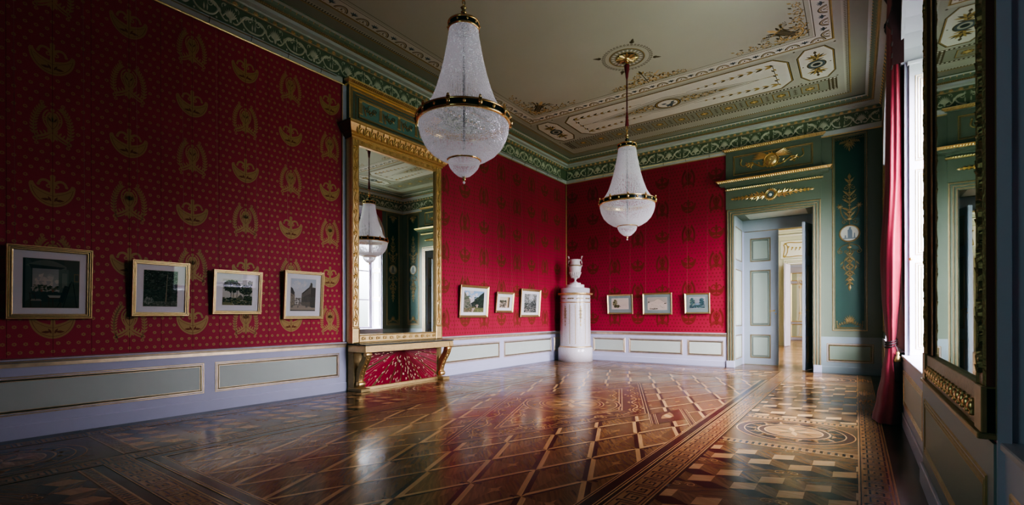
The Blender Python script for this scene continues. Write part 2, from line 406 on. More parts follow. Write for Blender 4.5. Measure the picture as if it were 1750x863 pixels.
# ------------------------------------------------------------------ FLOOR
def build_floor():
    R = random.Random(5)
    fl = Mo()
    fl.rect(0, -L, W, 0, 'wood_outer', 0, g=.3)
    X0, X1, Y0, Y1 = 1.80, 5.32, -10.42, -1.98       # lattice field
    CX, CYc, PX, PY = 3.56, -6.2, .2205, .519
    field = Mo()
    node = lambda i, j: (CX+PX*i, CYc+PY*j)
    d1 = (PX, PY); d2 = (-PX, PY)
    ang1 = atan2(PY, PX)
    for j in range(-10, 11):
        for i in range(-11, 12):
            if (i+j) % 2: continue
            B = node(i, j); Rr = node(i+1, j+1); T = node(i, j+2); Lf = node(i-1, j+1)
            c = node(i, j+1)
            q = R.choice(('wood_mid', 'wood_mid2', 'wood_mid'))
            field.poly([B, Rr, c], q, .0002, ang1+1.2); field.poly([Rr, T, c], 'wood_mid', .0002, -ang1+.4)
            field.poly([T, Lf, c], q, .0002, ang1+1.0); field.poly([Lf, B, c], 'wood_mid2', .0002, -ang1+.2)
            st = [(c[0]+r*.042*cos(a), c[1]+r*.09*sin(a)) for a, r in [(k*pi/4, 1 if k % 2 == 0 else .42) for k in range(8)]]
            field.poly(st, 'wood_inlay' if (i % 3) else 'wood_mid2', .0004, R.random()*3)
            for dd, sgn in ((d1, 1), (d2, -1)):
                E = (B[0]+dd[0], B[1]+dd[1]); l = hypot(*dd); t = (dd[0]/l, dd[1]/l); n = (-t[1], t[0])
                par = 1 if ((j % 2 == 0) if sgn > 0 else (j % 2 == 0)) else -1
                for segk, (A, Bq) in enumerate(((B, E),)):
                    def P(u, v): return (A[0]+t[0]*u*l+n[0]*v, A[1]+t[1]*u*l+n[1]*v)
                    if sgn < 0:
                        w = .038
                        field.poly([P(0, 0), P(.055, par*w), P(.945, par*w), P(1, 0)], 'wood_light', .0006, atan2(t[1], t[0]))
                        field.poly([P(0, 0), P(1, 0), P(.945, -par*w), P(.055, -par*w)], 'wood_dark', .0006, atan2(t[1], t[0]))
                    else:
                        field.poly([P(0, 0), P(.10, .031), P(.93, .024), P(1, 0)], 'wood_light', .0007, atan2(t[1], t[0]))
                        field.poly([P(0, 0), P(.9, 0), P(.93, -.017), P(.08, -.026)], 'wood_dark', .0006, atan2(t[1], t[0]))
            for s in (-1, 1):
                field.poly([(B[0]+s*.052-.018, B[1]+s*.03-.016), (B[0]+s*.052+.018, B[1]+s*.03-.010), (B[0]+s*.052+.018, B[1]+s*.03+.020), (B[0]+s*.052-.018, B[1]+s*.03+.014)], 'wood_dark', .0009)
    fo = field.clip(X0, Y0, X1, Y1); fl.add(fo)
    # central rhombic marquetry
    hw, hh = PX*5, PY*5
    rh = [(CX, CYc-hh), (CX+hw, CYc), (CX, CYc+hh), (CX-hw, CYc)]
    def rinceau(o, A, B, h, step=.26, amp=.05, mat='wood_inlay', rd=None):
        l = hypot(B[0]-A[0], B[1]-A[1]); t = ((B[0]-A[0])/l, (B[1]-A[1])/l); n = (-t[1], t[0])
        P = lambda u, v: (A[0]+t[0]*u+n[0]*v, A[1]+t[1]*u+n[1]*v)
        o.stroke([P(l*k/80, amp*.55*sin(k/80*l/step*pi)) for k in range(81)], .014, 'wood_light', h)
        k = 0; u = step*.5
        while u < l-.05:
            s = 1 if k % 2 == 0 else -1
            c = P(u, -s*amp*.25)
            o.stroke(spiral(c[0], c[1], amp*.95, amp*.12, atan2(n[1], n[0])*1+s*1.2, s*1.35, 22), .013, mat, h)
            o.disc(c[0], c[1], amp*.28, 'wood_light', h, 8)
            for a in range(5):
                q = P(u+(a-2)*.035, s*amp*.9); o.leaf(q[0], q[1], atan2(n[1]*s, n[0]*s)+(a-2)*.5, .045, .018, mat if a % 2 else 'wood_light', h)
            u += step; k += 1
    ca = Mo()
    ca.poly(rh, 'wood_red', .0010, 1.1)
    ca.frame(rh, [(.0, 0), (.03, 0), (.038, 0), (.066, 0), (.074, 0)], ['wood_dark', 'wood_light', 'wood_dark', 'wood_light'], .0012)
    inner = [(CX, CYc-1.72), (CX+.73, CYc), (CX, CYc+1.72), (CX-.73, CYc)]
    ca.frame(inner, [(0, 0), (.012, 0), (.04, 0), (.052, 0)], ['wood_light', 'wood_red', 'wood_light'], .0014)
    mid = [(CX, CYc-1.55), (CX+.66, CYc), (CX, CYc+1.55), (CX-.66, CYc)]
    ca.poly(mid, 'wood_mid', .00135, .3)
    o85 = lambda f: [(CX+(p[0]-CX)*f, CYc+(p[1]-CYc)*f) for p in rh]
    m_ = o85(.82)
    for i in range(4): rinceau(ca, m_[i], m_[(i+1) % 4], .0016, .27, .062)
    m_ = o85(.55)
    for i in range(4): rinceau(ca, m_[i], m_[(i+1) % 4], .00165, .24, .05)
    # confetti of fine leaves in the border ground
    for k in range(900):
        a, b = R.uniform(-1, 1), R.uniform(-1, 1)
        if abs(a)+abs(b) > .93: continue
        if abs(a)+abs(b) < .69 and k % 3: continue
        px, py = CX+a*hw, CYc+b*hh
        if hypot(px-CX, py-CYc) < .66: continue
        ca.leaf(px, py, R.uniform(0, 6.28), R.uniform(.04, .09), R.uniform(.012, .026), R.choice(('wood_inlay', 'wood_light', 'wood_dark', 'wood_mid2', 'wood_inlay')), .0015, bend=R.uniform(-1.2, 1.2))
    for k in range(70):
        a, b = R.uniform(-1, 1), R.uniform(-1, 1)
        if abs(a)+abs(b) > .88: continue
        px, py = CX+a*hw, CYc+b*hh
        if hypot(px-CX, py-CYc) < .7: continue
        ca.stroke(spiral(px, py, .07, .012, R.uniform(0, 6), R.choice((-1.3, 1.3)), 18), .009, R.choice(('wood_inlay', 'wood_light')), .0016)
    c0 = (CX-.03, CYc+.05)
    ca.disc(*c0, .66, 'wood_light', .0017, 48); ca.disc(*c0, .648, 'wood_red', .0018, 48); ca.disc(*c0, .615, 'wood_light', .0019, 48); ca.disc(*c0, .603, 'wood_mid', .0020, 48)
    for k in range(28):
        a = k*2*pi/28; ca.leaf(c0[0]+.47*cos(a), c0[1]+.47*sin(a), a+.4, .12, .05, 'wood_inlay' if k % 2 else 'wood_dark', .0021, bend=.8)
    for r, m, h in ((.44, 'wood_light', .0021), (.428, 'wood_red', .0022), (.395, 'wood_light', .0023), (.383, 'wood_mid2', .0024), (.35, 'wood_inlay', .0025)): ca.disc(*c0, r, m, h, 40)
    for k in range(12): ca.leaf(c0[0], c0[1], k*pi/6, .3, .10, 'wood_mid2' if k % 2 else 'wood_light', .0027+.0001*k)
    fl.add(ca)
    # small rhombs left and right of it with bands running to the border
    sm = Mo()
    for s in (-1, 1):
        c = (CX+s*(hw+PX), CYc)
        r4 = [(c[0], c[1]-PY), (c[0]+PX, c[1]), (c[0], c[1]+PY), (c[0]-PX, c[1])]
        sm.poly(r4, 'wood_red', .0010, .4)
        sm.leaf(c[0]-.03, c[1]-.2, pi/2-.2, .42, .13, 'wood_inlay', .0014, bend=.3); sm.leaf(c[0]+.03, c[1]-.1, pi/2+.5, .22, .09, 'wood_light', .0015)
        for (A, B, wd) in ((r4[1], r4[2], 0), (r4[0], r4[1], .0), (r4[3], r4[0], .9), (r4[2], r4[3], 0)):
            sm.stroke([A, B], .02, 'wood_dark', .0016)
        q = 1
        # long bands
        A = (CX+s*hw, CYc); B = (A[0]+s*PX, A[1]-s*PY) ; C = (c[0], c[1]+s*PY); D = (C[0]+s*PX*2.2, C[1]-s*PY*2.2)
        for (a, b) in ((A, B), (C, D)):
            sm.stroke([a, b], .085, 'wood_light', .0017); sm.stroke([a, b], .07, 'wood_dark', .0018); sm.stroke([a, b], .045, 'wood_light', .0019); sm.stroke([a, b], .034, 'wood_red', .0020)
    fl.add(sm.clip(X0, Y0, X1, Y1))
    # dark band round the field
    fr = [(1.76, -10.46), (5.36, -10.46), (5.36, -1.94), (1.76, -1.94)]
    fl.frame(fr, [(0, 0), (.010, 0), (.022, 0), (.030, 0), (.100, 0), (.108, 0), (.118, 0), (.126, 0)], ['wood_light', 'wood_dark', 'wood_light', 'wood_dark', 'wood_light', 'wood_dark', 'wood_light'], .0024)
    # strips with cubes
    def strip_ground(x0, y0, x1, y1):
        along = (y1-y0) > (x1-x0)
        fl.rect(x0, y0, x1, y1, 'wood_mid', .0003, g=.5)
        n = int(max(x1-x0, y1-y0)/.69)
        for k in range(n+1):
            for q in (0, 1):
                if along:
                    a = y0+k*.69; xm = (x0+x1)/2
                    p = [(x0, a), (xm, a+.1), (xm, a+.7), (x0, a+.6)] if q else [(xm, a+.1), (x1, a), (x1, a+.6), (xm, a+.7)]
                    p = clip_rect(p, x0, y0, x1, y1)
                    if len(p) > 2: fl.poly(p, 'wood_mid2' if (k+q) % 2 else 'wood_mid', .0005, R.uniform(0, 3))
    u = (.146, .066); v = (0, -.150); w = (.140, -.088)
    def cubes(o, x0, y0, x1, y1, ya=-7.22, xa=6.117):
        c = Mo()
        for k in range(-12, 16):
            for r in (0, 1):
                y = ya+.692*k-.2445*r
                if y < y0-.4 or y > y1+.5: continue
                for i in range(-26, 8):
                    x = xa+.2855*i+(.142 if r else 0)
                    if x < x0-.4 or x > x1+.3: continue
                    p = lambda a, b, g: (x+u[0]*a+v[0]*b+w[0]*g, y-.045+u[1]*a+v[1]*b+w[1]*g)
                    c.poly([p(0, 0, 0), p(1, 0, 0), p(1, 1, 0), p(0, 1, 0)], 'wood_light', .0010, R.uniform(-.3, .3))
                    c.poly([p(0, 1, 0), p(1, 1, 0), p(1, 1, 1), p(0, 1, 1)], 'wood_dark', .0008, 0)
                    c.poly([p(1, 0, 0), p(1, 1, 0), p(1, 1, 1), p(1, 0, 1)], 'wood_mid2', .0009, -.9)
                if r == 1:
                    for i in range(-13, 5):
                        x = xa+.571*i+.1
                        if x < x0 or x > x1: continue
                        c.stroke(spiral(x, y-.30, .045, .012, 1, 1.2, 14), .008, 'wood_light', .0012); c.stroke(spiral(x+.085, y-.28, .04, .012, 3, -1.2, 14), .008, 'wood_light', .0012)
                        c.stroke([(x-.14, y-.33), (x-.06, y-.30), (x+.03, y-.31)], .007, 'wood_inlay', .0012)
        o.add(c.clip(x0, y0, x1, y1))
    def dent(o, x0, x1, y, hgt=.13):
        n = int((x1-x0)/.052)
        o.rect(x0, y-hgt/2, x1, y+hgt/2, 'wood_inlay', .0016, .2)
        for k in range(n):
            a = x0+(x1-x0)*k/n
            o.rect(a, y-hgt*.32, a+.022, y+hgt*.32, 'wood_dark', .0018)
            o.rect(a+.022, y-hgt*.32, a+.030, y-hgt*.1, 'wood_light', .0018)
        for s in (-1, 1): o.rect(x0, y+s*hgt/2-.006, x1, y+s*hgt/2+.006, 'wood_light', .0019)
    def roundel(o, cx, cy, r=.55, h=.0014):
        for k, (f, m) in enumerate(((1, 'wood_light'), (.98, 'wood_red'), (.86, 'wood_light'), (.84, 'wood_dark'))): o.disc(cx, cy, r*f, m, h+.0001*k, 48)
        for k in range(30):
            a = k*2*pi/30; o.leaf(cx+.64*r*cos(a), cy+.64*r*sin(a), a+.9*(1 if k % 2 else -1), .11*r/.55, .04*r/.55, 'wood_inlay' if k % 3 else 'wood_light', h+.0005, bend=-.7)
        for k, (f, m) in enumerate(((.62, 'wood_light'), (.59, 'wood_red'), (.50, 'wood_light'), (.48, 'wood_inlay'))): o.disc(cx, cy, r*f, m, h+.0006+.0001*k, 40)
        for k in range(8): o.leaf(cx, cy, k*pi/4+.2, .40*r, .10*r, 'wood_mid2' if k % 2 else 'wood_light', h+.0012+.0001*k)
    for x0, x1 in ((5.62, 6.70), (.42, 1.50)):
        strip_ground(x0, -12.0, x1, -.42)
        for ya, yb in ((-5.50, -2.0), (-10.38, -7.06)): cubes(fl, x0, ya, x1, yb)
        for y in (-5.62, -6.95, -1.96, -.50, -10.45, -11.9): dent(fl, x0, x1, y)
        for y in (-6.235, -1.22, -11.18): roundel(fl, (x0+x1)/2, y, .53)
    for y0, y1 in ((-1.64, -.44), (-11.96, -10.80)):
        strip_ground(1.76, y0, 5.36, y1)
        cubes(fl, 1.9, y0+.1, 2.95, y1-.1); cubes(fl, 4.2, y0+.1, 5.25, y1-.1)
        roundel(fl, 3.56, (y0+y1)/2, .48)
        dent(fl, 1.78, 5.34, y1-.04, .08); dent(fl, 1.78, 5.34, y0+.04, .08)
    # meander bands
    key = Mo(); s_ = .17
    K = [(.04, .06), (.04, .94), (.86, .94), (.86, .22), (.26, .22), (.26, .70), (.62, .70), (.62, .46), (.44, .46)]
    def meander(x, y, l, ax, flip=1, wd=.205):
        n = round(l/s_); st = l/n
        if ax == 'y': fl.rect(x, y, x+wd, y+l, 'wood_inlay', .0020, pi/2)
        else: fl.rect(x, y, x+l, y+wd, 'wood_inlay', .0020, 0)
        o = Mo()
        for k in range(n):
            a = k*st
            p = [(a+q[0]*st, .030+q[1]*(wd-.06)) for q in K]
            o.stroke(p, .0155, 'wood_dark', .0022)
            o.stroke([(a+.04*st, .030+.06*(wd-.06)), (a-.14*st, .030+.06*(wd-.06))], .0155, 'wood_dark', .0022)
        for yy in (.004, .016, wd-.016, wd-.004):
            o.stroke([(0, yy), (l, yy)], .006, 'wood_dark' if yy in (.016, wd-.016) else 'wood_light', .0023)
        if ax == 'y': fl.add(Mo_map(o, lambda a, b: (x+b, y+a)))
        else: fl.add(Mo_map(o, lambda a, b: (x+a, y+b)))
    for x in (5.385, 6.70, 1.53, .215): meander(x, -12.2, 12.0, 'y', wd=.215)
    for y in (-1.90, -10.72): meander(1.745, y, 3.64, 'x')
    for y in (-.40, -12.2): meander(.43, y, 1.10, 'x'); meander(1.745, y, 3.64, 'x'); meander(5.60, y, 1.10, 'x')
    # doorway floor up to the leaves
    fl.rect(4.41, 0, 5.97, 1.06, 'wood_mid', .0004, g=0)
    mb = MB(); mb.mo(fl, lambda a, b, h: (a, b, h))
    mb.box(-.3, -L-.3, -.12, W+.8, 1.06, -.0006, 'wood_outer')
    mb.build('floor', kind='structure', uv=True)
def Mo_map(o, f):
    r = Mo(); r.v = [(*f(a, b), h) for a, b, h in o.v]; r.f = o.f; r.m = o.m; r.g = o.g; r.c = o.c; return r
build_floor()
# ------------------------------------------------------------------ WALLPAPER
def motif_flower(mat):
    o = Mo(); n = 16; k = 0
    o.v += [((.0205 if i % 2 == 0 else .0145)*cos(2*pi*i/n), (.0205 if i % 2 == 0 else .0145)*sin(2*pi*i/n), 0) for i in range(n)]
    o.v += [(.0062*cos(2*pi*i/n), .0062*sin(2*pi*i/n), 0) for i in range(n)]
    for i in range(n):
        j = (i+1) % n; o.f.append((i, j, n+j, n+i)); o.m.append(mat); o.g.append(0); o.c.append(None)
    return o
def motif_vessel(mat, line):
    o = Mo()
    out = bez((-.178, .05), (-.17, -.10), (-.07, -.165), (0, -.165), 12)
    inn = bez((0, -.030), (-.05, -.004), (-.12, -.004), (-.140, .060), 10)
    half = [(-.178, .05), (-.170, .068), (-.145, .073), (-.135, .062), (-.150, .048)]
    o.poly(out+inn+[(-.145, .075), (-.168, .072)], mat, 0)
    o.poly([(-a, b) for a, b in (out+inn+[(-.145, .075), (-.168, .072)])][::-1], mat, 0)
    for s in (-1, 1):
        o.stroke([(s*a, b) for a, b in bez((-.158, .03), (-.143, -.09), (-.06, -.142), (0, -.142), 12)], .0035, line, .0008)
        o.stroke([(s*a, b) for a, b in bez((-.145, .02), (-.10, -.02), (-.05, -.045), (-.0, -.055), 8)], .003, line, .0008)
        o.leaf(s*.02, -.095, 0 if s > 0 else pi, .07, .026, line, .0008); o.leaf(s*.012, -.11, pi/2-s*.45, .055, .02, line, .0008)
        o.stroke([(s*a, b) for a, b in bez((0, .02), (.01, .115), (.095, .13), (.105, .055), 10)], .028, mat, 0, taper=(1.1, .75))
        o.disc(s*.107, .052, .014, mat, 0, 8)
        o.ring(s*.03, .045, .008, .022, mat, .0002, 10)
    o.poly([(-.022, -.05), (.022, -.05), (.014, .06), (.022, .15), (.006, .165), (-.006, .165), (-.022, .15), (-.014, .06)], mat, .0001)
    return o
def motif_wreath(mat, line):
    o = Mo()
    for s in (-1, 1):
        st = bez((s*.125, -.155), (s*.165, -.02), (s*.13, .12), (s*.065, .185), 12)
        o.stroke(st, .010, mat, 0)
        for i in range(1, 12):
            x, y = st[i]; x1, y1 = st[i+1] if i < 12 else st[i]; a = atan2(y1-y, x1-x)
            for e in (-1, 1): o.leaf(x, y, a+e*.75, .045, .019, mat, .0001)
            o.leaf(x, y, a, .038, .014, mat, .0001)
        o.stroke(bez((s*.005, -.075), (s*.085, .0), (s*.09, .10), (s*.03, .145), 12), .013, mat, 0)
        o.stroke(bez((s*.012, -.05), (s*.055, .01), (s*.06, .08), (s*.02, .11), 10), .006, mat, 0)
        o.stroke(bez((0, -.06), (s*.03, -.10), (s*.09, -.14), (s*.13, -.15), 8), .022, mat, 0)
        o.stroke(bez((0, -.09), (s*.03, -.13), (s*.08, -.17), (s*.12, -.175), 8), .016, mat, 0)
        o.ring(s*.128, -.172, .008, .022, mat, 0, 10)
        o.ring(s*.14, -.11, .005, .016, mat, 0, 8)
        for k in range(4): o.leaf(s*(.02+.028*k), -.09-.014*k, pi/2-s*.5, .045, .018, mat, .0002)
    o.poly(bez((0, -.08), (-.05, -.03), (-.075, .06), (-.03, .125), 8)+bez((.03, .125), (.075, .06), (.05, -.03), (0, -.08), 8), mat, .0001)
    for s in (-1, 1):
        o.stroke(bez((s*.004, -.04), (s*.045, .01), (s*.05, .07), (s*.02, .10), 8), .0035, line, .0008)
        o.leaf(s*.01, .03, pi/2-s*.5, .05, .014, line, .0008)
    for k in range(9):
        a = pi/2+(k-4)*.34; o.leaf(0, .03, a, .085 if k != 4 else .13, .022, mat, .0002)
    for k in range(6): o.disc(.03*cos(k*pi/3), .075+.033*sin(k*pi/3), .011, mat, .0003, 7)
    o.disc(0, .15, .018, mat, .0002, 9); o.disc(0, -.06, .017, mat, .0002, 9)
    o.leaf(0, -.09, -pi/2, .095, .045, mat, .0001)
    for e in (-1, 1): o.leaf(0, -.09, -pi/2+e*.5, .08, .03, mat, .0002)
    return o
def paper(mb, fn, a0, b0, a1, b1, acol, par0, mats, holes=(), hsign=1, seams=True):
    """wallpaper between (a0,b0)-(a1,b1); acol = a of one motif column; motif rows at 1.14+.676k"""
    F = motif_flower(mats[0]); V = motif_vessel(mats[0], mats[1]); R_ = motif_wreath(mats[0], mats[1])
    o = Mo(); pc = .637; pr = .676
    inside = lambda a, b, m: a0+m < a < a1-m and b0+m < b < b1-m and not any(h[0]-m < a < h[2]+m and h[1]-m < b < h[3]+m for h in holes)
    c0 = int((a0-acol)/pc)-2; c1 = int((a1-acol)/pc)+2; cen = []
    for c in range(c0, c1+1):
        for r in range(-1, 7):
            a, b = acol+c*pc, 1.14+r*pr
            (V if (c+r+par0) % 2 == 0 else R_)
            M_ = V if (c+r+par0) % 2 == 0 else R_
            t = Mo(); t.add(M_, a, b)
            if inside(a, b, .18): o.add(t)
            elif inside(a, b, -.2): o.add(t.clip(a0, b0, a1, b1) if not holes else Mo())
    fx = pc/8; fz = pr/8
    n0 = int((a0-acol)/fx)-2; n1 = int((a1-acol)/fx)+2
    for r in range(-10, 60):
        b = 1.14+fz*(r+.5)
        for n in range(n0, n1):
            a = acol+fx*(n+(.5 if r % 2 else 0))
            if not inside(a, b, .012): continue
            ca = round((a-acol)/pc); cb = round((b-1.14)/pr)
            da, db = a-acol-ca*pc, b-1.14-cb*pr
            vessel = (ca+cb+par0) % 2 == 0
            if vessel and abs(da) < .185 and -.185 < db < .10 : continue
            if vessel and abs(da) < .12 and db <= .18 and db > 0: continue
            if not vessel and abs(da) < .165 and -.20 < db < .20: continue
            o.add(F, a, b)
    if seams:
        c = c0
        while c <= c1:
            for d in (0, .48):
                a = acol+c*pc+d*pc
                if a0 < a < a1 and not holes: o.rect(a-.0018, b0, a+.0018, b1, 'seam', .0002)
            c += 1
    mb.mo(o, lambda a, b, h: fn(a, b, h+.0012))

DZ = .787   # dado height
RT = 4.91   # top of the silk
def panel_lines(o, x0, y0, x1, y1, m='gilt_line', fill='panel_paint', w=.052):
    k = w/.052
    o.rect(x0+.03, y0+.03, x1-.03, y1-.03, fill, .001)
    o.frame([(x0, y0), (x1, y0), (x1, y1), (x0, y1)], [(0, 0), (.005*k, .006), (.010*k, .006), (.014*k, .001), (.021*k, .001), (.025*k, .007), (.031*k, .007), (.035*k, .001), (.042*k, .001), (.046*k, .006), (.050*k, .006), (.054*k, 0)],
            [m, m, m, 'pale_paint', m, m, m, 'pale_paint', m, m, m], 0)

def build_wall_left():
    mb = MB()
    mb.box(-.3, -L-.3, 0, 0, 1.0, 5.6, 'pale_paint')
    mb.face([(.001, -L, DZ), (.001, 0, DZ), (.001, 0, RT), (.001, -L, RT)], 'red_damask')
    fn = WL(0, 0, .0)
    paper(mb, fn, -L, .80, -7.30, RT, -10.695, 0, ('gold_thread', 'gold_thread_line_shade'))
    paper(mb, fn, -5.12, .80, 0, RT, -10.695+9*.637, 1, ('gold_thread_line_shade', 'red_damask'))
    mb.build('wall_left', kind='structure')
def build_wall_back():
    mb = MB()
    mb.box(0, 0, 0, 4.41, 1.0, 5.6, 'pale_paint'); mb.box(5.97, 0, 0, W+.8, 1.0, 5.6, {'*': 'wall_grey_green'}); mb.box(4.41, 0, 3.52, 5.97, 1.0, 5.6, {'*': 'wall_grey_green'})
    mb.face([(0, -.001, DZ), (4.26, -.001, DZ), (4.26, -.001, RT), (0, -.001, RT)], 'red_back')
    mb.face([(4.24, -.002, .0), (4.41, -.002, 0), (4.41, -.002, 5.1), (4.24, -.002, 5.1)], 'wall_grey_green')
    paper(mb, WBk(0, 0, -.001), 0, .80, 4.23, RT, 3.386, 0, ('gold_thread_back_shade', 'red_back'), seams=False)
    mb.build('wall_back', kind='structure')
WIN = ((-3.0, -.95), (-7.25, -5.2), (-11.65, -9.6))   # window openings in y
SPR, ARH = 3.93, .98     # springing of arches, rise
def build_wall_right():
    mb = MB(); x0, x1 = W, W+.75; top = 5.6
    edges = [-L-.3]+[e for w in sorted(WIN) for e in w]+[0]
    piers = [(edges[i], edges[i+1]) for i in range(0, len(edges), 2)]
    for a, b in piers: mb.box(x0, a, 0, x1, b, top, {'*': 'wall_grey_green' if b == 0 else 'red_damask', 'f': 'pale_paint', 'k': 'pale_paint'})
    for a, b in WIN:
        mb.box(x0, a, 0, x1, b, .735, 'pale_paint')
        n = 20; c = (a+b)/2; r = (b-a)/2
        P = [(c-r*cos(pi*i/n), SPR+ARH*sin(pi*i/n)) for i in range(n+1)]
        for i in range(n):
            (ya, za), (yb, zb) = P[i], P[i+1]
            for x in (x0, x1): mb.face([(x, ya, za), (x, yb, zb), (x, yb, top), (x, ya, top)], 'red_damask')
            mb.face([(x0, ya, za), (x0, yb, zb), (x1, yb, zb), (x1, ya, za)], 'white_paint', smooth=True)
    # thin pier facing carrying the pier glass
    mb.box(7.09, -9.6, 0, W, -7.40, 5.05, {'*': 'pale_paint', 'l': 'red_damask'})
    mb.build('wall_right', kind='structure')
    # archivolts
    for i, (a, b) in enumerate(WIN):
        m2 = MB(); n = 24; c = (a+b)/2; r = (b-a)/2
        path = [(c-(r)*cos(pi*k/n), SPR+ARH*sin(pi*k/n)) for k in range(n+1)]
        prof = [(0, .0), (0, .03), (.03, .035), (.05, .02), (.08, .03), (.11, .03), (.12, .0)]
        for k in range(n):
            for q in range(len(prof)-1):
                def P(k_, q_):
                    y, z = path[k_]; d, h = prof[q_]; f = 1+d/r
                    return (W-h, c+(y-c)*f, SPR+(z-SPR)*(1+d/ARH))
                m2.face([P(k, q), P(k, q+1), P(k+1, q+1), P(k+1, q)], 'white_paint' if q != 3 else 'gilt_line', smooth=True)
        m2.build('trim_%d' % (20+i), kind='structure')
def build_wall_front():
    mb = MB(); mb.box(-.3, -L-.3, 0, W+.8, -L, 5.6, 'wall_grey_green')
    mb.face([(0, -L+.001, DZ), (W, -L+.001, DZ), (W, -L+.001, RT), (0, -L+.001, RT)], 'red_damask')
    mb.build('wall_front', kind='structure')
build_wall_left(); build_wall_back(); build_wall_right(); build_wall_front()

# ---- wainscots (trim) : board, skirting, panels, chair rail
RAILP = [(0, .700), (.012, .702), (.014, .742), (.030, .748), (.034, .765), (.040, .770), (.040, .785), (.012, .792), (0, .792)]
def dado(name, fn, a0, a1, panels, rail=True, th=.018, mat='pale_paint'):
    mb = MB(); o = Mo()
    def bx(x0, y0, x1, y1, h0, h1, m):
        o.poly([(x0, y0), (x1, y0), (x1, y1), (x0, y1)], m, h1)
        for p, q in (((x0, y0), (x1, y0)), ((x1, y0), (x1, y1)), ((x1, y1), (x0, y1)), ((x0, y1), (x0, y0))):
            k = len(o.v); o.v += [(p[0], p[1], h0), (q[0], q[1], h0), (q[0], q[1], h1), (p[0], p[1], h1)]
            o.f.append((k, k+1, k+2, k+3)); o.m.append(m); o.g.append(0); o.c.append(None)
    bx(a0, .14, a1, .75, 0, th, mat)
    t = Mo()
    for x0, x1 in panels: panel_lines(t, x0, .232, x1, .616, *(('gilt_dull', 'panel_paint_dim_shade') if 'dim' in mat else ()))
    o.add(t, dh=th)
    mb.mo(o, fn)
    if rail:
        P = [(a0, 0), (a1, 0)]
        mats = ['pale_paint', 'gilt_line', 'pale_paint', 'gilt_line', 'pale_paint', 'white_paint', 'gilt_line', 'pale_paint']
        mb.sweep([a0, a1], [(d+th, z) for d, z in RAILP], mats, lambda a, d, z: fn(a, z, d if d > th else 0))
    return mb.build(name, kind='structure')
def skirting(name, fn, a0, a1, th=.03, mat='pale_paint'):
    mb = MB(); prof = [(0, 0), (th, 0), (th, .130), (th-.004, .140), (.018, .142), (0, .142)]
    mb.sweep([a0, a1], prof, mat, lambda a, d, z: fn(a, z, d)); mb.build(name, kind='structure')
dado('trim_2', WL(0, 0), -L, -7.22, ((-11.95, -9.30), (-9.175, -7.36)))
dado('trim_3', WL(0, 0), -5.22, 0, ((-5.0, -3.145), (-2.985, -.845), (-.70, -.06)))
dado('trim_4', WBk(0, 0), 0.02, 4.255, ((.08, .74), (.845, 1.772), (1.87, 3.245), (3.358, 4.184)))
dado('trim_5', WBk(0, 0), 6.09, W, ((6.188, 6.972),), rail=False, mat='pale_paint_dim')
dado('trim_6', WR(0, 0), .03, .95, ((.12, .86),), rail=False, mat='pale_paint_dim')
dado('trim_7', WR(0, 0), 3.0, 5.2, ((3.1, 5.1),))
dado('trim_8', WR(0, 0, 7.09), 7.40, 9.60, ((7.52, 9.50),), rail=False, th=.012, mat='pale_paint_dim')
dado('trim_9', WR(0, 0), 11.65, 12.37, ((11.72, 12.3),))
dado('trim_10', WF(0, 0), -W+.05, -.05, ((-6.9, -5.3), (-5.1, -2.0), (-1.8, -.2)))
for i, (a, b) in enumerate(WIN): dado('trim_%d' % (11+i), WR(0, 0), -b, -a, ((-b+.1, -a-.1),), rail=False)
skirting('baseboard_left', WL(0, 0), -L, 0); skirting('baseboard_back', WBk(0, 0), .03, 4.41)
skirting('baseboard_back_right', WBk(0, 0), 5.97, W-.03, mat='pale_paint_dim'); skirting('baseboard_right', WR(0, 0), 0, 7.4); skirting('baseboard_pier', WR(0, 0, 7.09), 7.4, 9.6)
skirting('baseboard_right_near', WR(0, 0), 9.6, 12.4); skirting('baseboard_front', WF(0, 0), -W+.03, -.03)
# pale pilaster strip behind the great mirror
mb = MB(); mb.box(.0, -7.29, .75, .022, -7.17, 5.02, 'pale_paint'); mb.box(0, -5.22, .75, .022, -5.12, 5.02, 'pale_paint')
mb.box(0, -7.302, .79, .026, -7.290, 4.9, 'gilt_line'); mb.box(0, -5.12, .79, .026, -5.108, 4.9, 'gilt_line')
mb.build('trim_14', kind='structure')
mb = MB(); mb.tube([(.022, -.022, .80), (.022, -.022, 4.905)], .014, 'paint_gold_light', 8); mb.build('trim_15', kind='structure')

